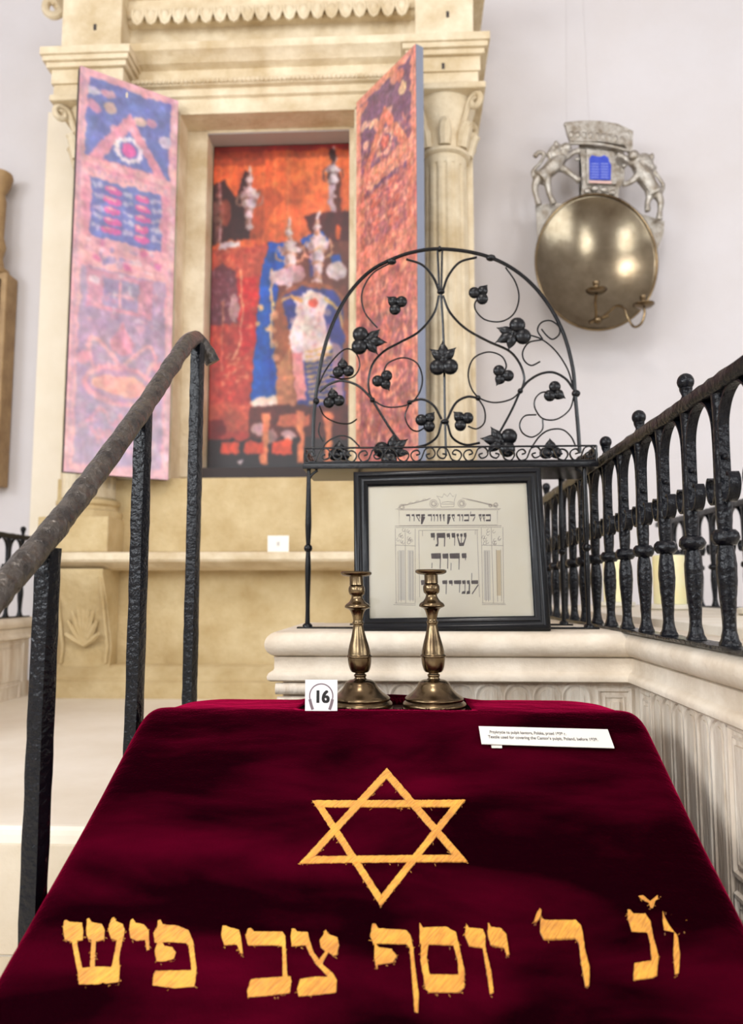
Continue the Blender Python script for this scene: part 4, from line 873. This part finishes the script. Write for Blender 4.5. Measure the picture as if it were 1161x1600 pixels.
L7 = [
 [[(88,133),(95,130),(105,137),(148,140),(152,165),(150,197),(110,202),(90,195),(85,160)],[(112,193),(128,196),(148,290),(155,305),(138,320),(130,290)],[(165,128),(172,125),(180,138),(215,145),(224,165),(222,195),(200,202),(170,195),(163,180)],[(180,195),(195,198),(190,295),(175,295)],[(248,125),(256,122),(262,135),(285,145),(292,165),(286,192),(262,197),(245,192),(236,165),(240,145)],[(266,188),(286,186),(272,255),(275,300),(245,300),(258,240)],[(133,295),(185,288),(275,290),(272,340),(205,347),(138,348)]],
 [[(312,130),(320,127),(328,140),(355,145),(372,165),(374,230),(365,232),(360,198),(330,200),(310,190),(306,160)]],
 [[(402,133),(412,130),(418,145),(470,150),(505,165),(520,200),(532,290),(528,340),(512,340),(515,290),(505,215),(495,208),(440,205),(392,207),(388,175),(402,150)],[(402,203),(415,203),(425,218),(450,222),(463,240),(455,262),(425,270),(398,270),(392,235)],[(388,315),(395,302),(512,300),(528,310),(525,355),(455,360),(385,350)]],
 [[(620,150),(630,150),(650,158),(675,165),(680,185),(688,243),(680,242),(668,212),(625,215),(615,180)]],
 [[(705,160),(715,158),(725,170),(820,170),(830,185),(832,240),(838,335),(822,335),(820,218),(795,215),(705,215),(697,185)],[(715,332),(730,328),(848,320),(850,335),(845,375),(770,385),(705,390),(702,370)]],
 [[(852,160),(862,160),(870,170),(905,172),(912,200),(925,240),(960,285),(990,310),(1003,335),(1000,375),(940,382),(875,387),(870,365),(880,330),(930,322),(975,322),(935,280),(912,245),(898,215),(852,218),(848,190)],[(965,163),(975,178),(1005,190),(1010,215),(1002,248),(990,250),(975,238),(955,275),(942,268),(965,235),(950,222),(945,200),(958,180)]]]
L8 = [
 [[(42,128),(52,128),(60,142),(145,148),(158,165),(165,200),(175,290),(182,340),(180,398),(170,395),(165,330),(155,200),(145,190),(45,188),(36,165)],[(50,186),(62,200),(100,205),(115,225),(105,245),(60,252),(55,265),(48,230)]],
 [[(185,126),(195,140),(265,138),(295,155),(302,194),(210,190),(185,188)],[(190,186),(212,186),(206,230),(216,290),(200,305),(188,240)],[(283,180),(302,186),(320,270),(320,295),(303,295),(300,240),(288,196)],[(198,290),(215,282),(318,284),(320,320),(305,336),(215,336),(203,325)]],
 [[(325,128),(333,140),(375,145),(383,165),(383,200),(400,270),(408,335),(397,342),(390,290),(375,200),(335,195),(322,165)]],
 [[(392,125),(400,138),(430,142),(446,160),(455,220),(448,222),(440,200),(400,192),(390,160)]],
 [[(550,110),(565,118),(655,118),(672,135),(677,160),(685,215),(697,260),(696,315),(685,318),(675,260),(665,185),(655,172),(560,175),(548,150)]], [[(548,82),(553,88),(550,105),(537,122),(530,120),(538,95)]],
 [[(812,85),(820,88),(830,98),(865,98),(880,120),(890,170),(905,225),(900,285),(885,292),(830,298),(832,248),(870,242),(885,240),(880,190),(872,155),(825,152),(812,110)]],
 [[(845,45),(858,42),(880,60),(905,40),(913,48),(895,60),(888,82),(880,80),(876,66),(855,55)]],
 [[(918,88),(930,92),(980,98),(990,125),(985,148),(968,152),(962,165),(970,220),(966,278),(955,282),(950,220),(952,155),(922,148),(918,120)]]]
for LL, ox, sc_ in ((L7, 60, 2.15), (L8, 560, 1.932)):
    for let in LL:
        bm = bmesh.new()
        for p in let: q = [(ox+x/sc_, 1380+y/sc_) for x, y in p]; embroider(bm, q, .0034, .35); wisps(bm, q, 14)
        obj('embroidered_letter', bm, GOLD, vc, angle=30)
# --- paper label and number card
q = [onc(748,1135.5,.006), onc(949.5,1140.5,.006), onc(960,1169.5,.007), onc(752.5,1163,.007)]
lb = bmesh.new(); plate(lb, q, NRM, .0012); lab = tag(obj('text_label', lb, CARDM, smooth=False), 'narrow white caption strip with two lines of print lying on the velvet cover', 'label')
ux = (q[1]-q[0]).normalized(); vy = NRM.cross(ux).normalized()
for k, (s_, f_) in enumerate((('Przykrycie na pulpit kantora, Polska, przed 1939 r.', .34), ("Textile used for covering the Cantor's pulpit, Poland, before 1939.", .62))):
    c = q[0]*(1-f_)+q[3]*f_; c = c+ux*((q[1]-q[0]).length*(.37 if k == 0 else .475)) + NRM*.0016+((q[2]-q[3]).normalized()*0)
    Mx = Matrix.Translation(c) @ Matrix((tuple(list(ux)+[0]), tuple(list(vy)+[0]), tuple(list(NRM)+[0]), (0,0,0,1))).transposed()
    t_ = text_mesh('caption_print', s_, .0105, Mx, TXT, lab, bold=.01, sx=.56 if k == 0 else .60)
obj('caption_foot', B(*(lambda p: (p.x-.008, p.x+.008, p.y-.004, p.y+.006, p.z-.003, p.z+.001))(onc(776, 1165, .003))), CARDM, lab, smooth=False)
NY = 1.3275; a = at(477, 1062, NY); b = at(527, 1111, NY); cw = (b.x-a.x)
nb = tag(obj('number_card', B(a.x, b.x, NY, NY+.0012, b.z, a.z), WHITE, smooth=False), 'small white square card printed 16 with headphones, in front of the left candlestick', 'card')
RX90 = Matrix.Rotation(PI/2, 4, 'X'); cc = Vector(((a.x+b.x)/2, NY-.0003, (a.z+b.z)/2))
text_mesh('number_print', '16', cw*.52, Matrix.Translation(cc+Vector((.001, 0, -cw*.06))) @ RX90, BLK, nb, bold=.0, sx=.92, fat=[(a_*.03, b_*.022) for a_ in (-1.5,-.5,.5,1.5) for b_ in (-1,0,1)])
bm = bmesh.new(); hc = cc+Vector((0, 0, -.001)); r_ = cw*.36
ribbon(bm, [hc+Vector((r_*math.cos(t), 0, r_*1.02*math.sin(t))) for t in [-.5+i*(PI+1.0)/40 for i in range(41)]], (0, .0004, 0), cw*.035)
for s_ in (-1, 1): ribbon(bm, cr([hc+Vector((s_*r_*.98, 0, -r_*.28)), hc+Vector((s_*r_*.86, 0, -r_*.75)), hc+Vector((s_*r_*.72, 0, -r_*1.15))], 5), (0, .0005, 0), cw*.085)
obj('headphone_print', bm, GREYP, nb, smooth=False)
# ================================================================== CANDLESTICKS
def candlestick(px, label, tilt, pyt, ybase, cut=False):
    Y = 1.392; b0 = at(px, 1104, Y); zb_ = RZ-.0078; c = Vector((b0.x, Y, zb_)); ztop = at(px+tilt, pyt, Y).z; H = ztop-zb_
    t = thing('brass_candlestick', label, 'candlestick', c, 'brass candlesticks on the lectern')
    U_ = H/216; R_ = lambda w: w/2*Y/F
    prof = [(100,0),(100,4),(96,7),(98,10),(95,14),(88,17),(90,20),(86,23),(78,26),(70,29),(60,34),(52,40),(46,46),(34,50),(22,51),(18,53)]
    stemp = [(18,53),(17,55),(19,56),(19,59),(16,60),(16,62),(25,63),(31,68),(35,76),(36.5,84),(36.5,87),(40,88),(40,90),(36,91.5),(35,96),(31,106),(24,119),(18,133),(15.5,142),(18,143),(18,145.5),(15,147),(16,153),(20,161),(25,166),(31,168),(39,170),(39,173),(35,176),(27,179),(20,184),(17,189),(19,190.5)]
    knop = [(19,190.5),(24,193),(26,198),(25.5,203),(22,207),(19,208)]
    sock = [(19,208),(22,208.5),(21,212),(21,222)]; pan = [(21,222),(40,223.5),(48,226),(49,229),(45,231),(28,231),(24,229)]
    K = 216/231
    for nm, P_ in (('base', prof), ('stem', stemp), ('knop', knop), ('socket', sock), ('drip_pan', pan)):
        bm = bmesh.new(); pr = [(R_(w), h_*U_*K) for w, h_ in P_]
        if len(pr) > 8: pr = [(max(.001, p.x), p.y) for p in cr([(a_, b_, 0) for a_, b_ in pr], 2)]
        lathe(bm, c, pr, 48); o = obj(nm, bm, BRASS, t, angle=50)
        tv = Vector((tilt*Y/F, 0, 0))
        for v in o.data.vertices: v.co.x += tv.x*(v.co.z-c.z)/H
    return t
candlestick(565, 'brass candlestick nearest the number card, left one of the pair, leaning left', -9, 893, 1107)
candlestick(679, 'brass candlestick standing in front of the middle of the picture, right one of the pair', -4, 890, 1107)
# ================================================================== CANDLES on the slab
ZSL = EYE-.0655
for (x, y, r_, h_, lab_) in ((.888, 2.68, .053, .165, 'cream pillar candle between the near balusters, middle one of the three'), (.955, 2.10, .057, .168, 'largest cream pillar candle at the right edge, nearest of the three'), (.852, 3.22, .052, .19, 'farthest cream pillar candle, leftmost of the three on the slab')):
    bm = bmesh.new(); lathe(bm, (x, y, ZSL), [(r_*1.25, 0), (r_*1.4, .006), (r_*1.42, .018), (r_*1.3, .02)], 32); pl = tag(obj('candle_plate', bm, mat('pale_plate', srgb(226,220,204), .6), angle=40), 'pale round plate under the '+lab_.replace('cream pillar candle', 'candle').replace(' at the right edge', ''), 'plate', 'plates under the pillar candles')
    bm = bmesh.new(); lathe(bm, (x, y, ZSL+.0205), [(r_*.98, 0), (r_, .004), (r_, h_-.006), (r_*.95, h_), (r_*.8, h_-.004), (.004, h_-.010)], 36); cd = tag(obj('pillar_candle', bm, WAX, angle=50), lab_, 'candle', 'pillar candles on the slab')
    bm = bmesh.new(); tube(bm, [(x, y, ZSL+.02+h_-.012), (x+.001, y, ZSL+.02+h_+.008)], .0014, 6); obj('wick', bm, BLK, cd)
# ================================================================== WALL SCONCE
QY = 3.95
def sk(x, y, d=0): return at(780+x/3.047, 150+y/3.047, QY-d)
sc = thing('brass_wall_sconce', 'large round brass wall reflector with silver lions, crown and candle arms', 'sconce', (sk(460, 790).x, WY, sk(460, 790).z))
c0 = sk(462, 788, .10); e1 = sk(752, 788, .10)-c0; RXs, RZs = e1.length, (sk(462, 468, .10)-c0).length
bm = bmesh.new(); M_ = 26; seg = 72; rows = []
for i in range(M_+1):
    t = i/M_; row = []
    for k in range(seg):
        a_ = 2*PI*k/seg+0; row.append(bm.verts.new(c0+Vector((RXs*t*math.cos(a_), .085*(1-t*t), RZs*t*math.sin(a_))))) if t > 0 else row.append(None)
    rows.append(row)
cen = bm.verts.new(c0+Vector((0, .085, 0)))
for k in range(seg): bm.faces.new((cen, rows[1][k], rows[1][(k+1)%seg]))
for i in range(1, M_):
    for k in range(seg): bm.faces.new((rows[i][k], rows[i+1][k], rows[i+1][(k+1)%seg], rows[i][(k+1)%seg]))
o = obj('reflector', bm, BRASSD, sc); m = o.modifiers.new('t', 'SOLIDIFY'); m.thickness = .006; m.offset = 1
bm = bmesh.new(); tube(bm, [c0+Vector((RXs*math.cos(a_), 0, RZs*math.sin(a_))) for a_ in [2*PI*k/72 for k in range(73)]], .007, 8); obj('rim', bm, BRASS, sc)
ON = Vector((0,-1,0))
def rel(name, pts, d, th, m=SILVER, par_=sc, bev=True):
    bm = bmesh.new(); plate(bm, [sk(x, y, d) for x, y in pts], ON, th); return obj(name, bm, m, par_, smooth=False)
bp = rel('back_plate', [(378,232),(588,258),(600,300),(592,415),(565,452),(560,520),(380,520),(388,455),(400,420),(380,330)], 0, .008)
rel('shoulder_plate', [(172,525),(270,512),(330,520),(330,600),(240,680),(182,680)], 0, .008)
rel('shoulder_plate', [(660,560),(700,572),(785,600),(780,660),(750,740),(690,700),(640,640)], 0, .008)
bm = bmesh.new()
for (x_, y_, r_) in ((420,452,.018),(455,440,.022),(500,446,.022),(540,460,.018),(372,300,.014),(598,330,.014)): ball(bm, sk(x_, y_, .02), r_, 10, (1,.6,.8))
obj('leaf_border', bm, SILVER, sc)
rel('crown', [(308,138),(390,130),(480,132),(560,145),(632,180),(628,270),(615,280),(590,245),(480,228),(335,228),(318,180)], .02, .025)
bm = bmesh.new()
for (a_, b_) in (((308,138),(632,182)), ((335,226),(615,262))):
    pts = [sk(a_[0]+(b_[0]-a_[0])*t, a_[1]+(b_[1]-a_[1])*t-14*math.sin(PI*t), .035) for t in [i/12 for i in range(13)]]; tube(bm, pts, .009, 8)
for i in range(9): t = (i+.5)/9; ball(bm, sk(330+270*t, 182+32*t-8*math.sin(PI*t), .045), .013, 10, (1,.6,1.5))
obj('crown_band', bm, SILVER, sc)
rel('tablet_frame', [(412,262),(545,272),(555,425),(415,425)], .008, .014)
tb = rel('tablet', [(428,300),(440,284),(462,290),(480,292),(500,284),(518,296),(524,318),(532,330),(530,402),(430,400)], .022, .006, BLUEM)
bm = bmesh.new()
for r_ in range(6):
    for s_ in (0, 1): ribbon(bm, [sk(438+s_*46, 322+r_*13, .0285), sk(474+s_*46, 323+r_*13, .0285)], (0,.0004,0), .0035)
obj('tablet_lettering', bm, mat('pale_inlay', srgb(150,160,214), .4), tb, smooth=False)
bm = bmesh.new(); ribbon(bm, [sk(428,408,.03), sk(535,412,.03)], (0,.001,0), .012); obj('tablet_base', bm, mat('pinkish_metal', srgb(214,176,168), .4), tb, smooth=False)
def lion(head, body, legs, tail, mane):
    bm = bmesh.new(); d = .045
    def tp(pts, r, dd=d): q = cr([sk(x, y, dd) for x, y in pts], 4); k = len(q)-1; n_ = len(r)-1; tube(bm, q, [r[min(n_-1,int(i/k*n_))]*(1-(i/k*n_-min(n_-1,int(i/k*n_))))+r[min(n_,int(i/k*n_)+1)]*(i/k*n_-min(n_-1,int(i/k*n_))) for i in range(k+1)], 10)
    tp(body, [.034, .046, .038, .044]); ball(bm, sk(*mane, d), .052, 16, (1,.75,1.15)); ball(bm, sk(*head, d+.02), .030, 14, (1,1,1))
    sx = 1 if head[0] < mane[0] else -1
    ball(bm, sk(head[0]-sx*12, head[1]+6, d+.025), .015, 10); ball(bm, sk(head[0]+sx*10, head[1]-16, d+.015), .009, 8)
    for l in legs: tp(l, [.028, .019, .014, .018])
    tp(tail, [.011, .010, .014])
    for k in range(14):
        a_ = random.uniform(0, 2*PI); rr = random.uniform(.02, .05); ball(bm, sk(*mane, d)+Vector((rr*math.cos(a_), -.02, rr*1.1*math.sin(a_))), .013, 8, (1,1,1.6))
    o = obj('lion', bm, SILVER, sc); fuse(o, .005)
lion((318,250), [(300,290),(262,330),(225,365),(190,395)], [[(262,335),(310,350),(350,380),(385,405)],[(280,300),(320,290),(355,268),(385,262)],[(190,385),(170,430),(178,480),(190,520)],[(225,380),(232,430),(242,475),(262,515)]], [(172,400),(160,360),(195,320),(215,280),(190,268),(168,290)], (275,282))
lion((640,285), [(655,320),(690,380),(720,430),(745,470)], [[(660,335),(630,320),(590,290),(560,282)],[(670,365),(645,395),(615,415),(588,420)],[(745,460),(768,500),(765,545),(760,590)],[(715,440),(715,480),(705,515),(708,550)]], [(765,470),(782,430),(760,390),(735,350),(745,335)], (688,325))
bm = bmesh.new(); hub = sk(478,1062,.04)
for p in ([(460,1070),(462,1030),(458,985),(462,945)], [(480,1062),(520,1030),(560,1000),(595,1010),(610,1050),(640,1098),(675,1085),(692,1040),(690,1010)]): 
    q = cr([(i, 0, 0) for i in range(len(p))], 1); tube(bm, cr([sk(x, y, .13+.03*min(3, i)) for i, (x, y) in enumerate(p)], 6), .0065, 8)
ball(bm, sk(470,1066,.13), .022, 12); tube(bm, [sk(430,1078,.125), sk(520,1045,.125)], .010, 8); obj('candle_arm', bm, BRASS, sc)
for (x, y, rr) in ((463, 930, .052), (688, 998, .052)):
    c_ = sk(x, y, .22); bm = bmesh.new(); lathe(bm, c_, [(.012,-.012),(rr*.8,-.006),(rr,.004),(rr,.008),(rr*.8,.003),(.014,.002)], 28); lathe(bm, c_, [(.012,0),(.013,.03),(.017,.035),(.017,.05),(.010,.05)], 16); obj('drip_pan', bm, BRASS, sc)
bm = bmesh.new()
for (a_, b_) in (((885,205),(884,-60)), ((921,200),(908,-60))): tube(bm, [at(*a_, QY), at(*b_, QY+.12)], .0012, 5)
obj('hanging_wire', bm, mat('grey_wire', srgb(190,184,184), .5), sc)
# ================================================================== LIGHT
w = bpy.data.worlds.new('world'); S.world = w; w.use_nodes = True; w.node_tree.nodes['Background'].inputs[0].default_value = (1,1,1,1); w.node_tree.nodes['Background'].inputs[1].default_value = 1
def area(name, loc, target, sx, sy, power, col=(1,1,1)):
    l = bpy.data.lights.new(name, 'AREA'); l.shape = 'RECTANGLE'; l.size = sx; l.size_y = sy; l.energy = power; l.color = col
    o = bpy.data.objects.new(name, l); C.objects.link(o); o.location = loc; o.rotation_euler = (Vector(target)-Vector(loc)).to_track_quat('-Z', 'Z').to_euler(); return o
area('room_fill_light', (-4.9, -1.5, 3.4), (-3, -1.3, 3.0), 2.0, 3.6, 470, (.90,.955,1))  # area lights added out of view to fill the room; walls have no openings
area('room_fill_light', (-4.9, -3.8, 3.6), (-3, -3.6, 3.2), 1.8, 3.4, 300, (.90,.955,1))
area('room_fill_light', (5.9, -1.6, 3.1), (4, -1.5, 2.9), 2.2, 4.0, 330, (.90,.955,1))  # added fill, placed and enlarged so its glare falls on the left door
area('room_fill_light', (-1.8, -5.9, 3.6), (-1.7, -4, 3.2), 1.8, 3.6, 420, (.92,.965,1))
area('room_fill_light', (4.1, -5.9, 3.6), (3.9, -4, 3.2), 1.8, 3.6, 420, (.92,.965,1))
area('overhead_light', (-.4, -.9, 5.4), (-.4, .9, 0), 1.0, 1.0, 120, (1,.95,.9))  # area light high above the camera; no fixture modelled
# ================================================================== CAMERA
cam = bpy.data.cameras.new('camera'); co = bpy.data.objects.new('camera', cam); C.objects.link(co); S.camera = co
co.location = EYEV; co.rotation_euler = CAMR.to_euler(); cam.sensor_fit = 'VERTICAL'; cam.sensor_height = 36; cam.lens = 36*F/1600; cam.clip_start = .05
cam.dof.use_dof = True; cam.dof.focus_distance = 1.32; cam.dof.aperture_fstop = 4.0
S.view_settings.view_transform = 'Standard'; S.view_settings.look = 'None'; S.view_settings.gamma = 1; S.view_settings.exposure = -0.86
S.cycles.max_bounces = 8; S.cycles.diffuse_bounces = 5; S.cycles.sample_clamp_indirect = 6
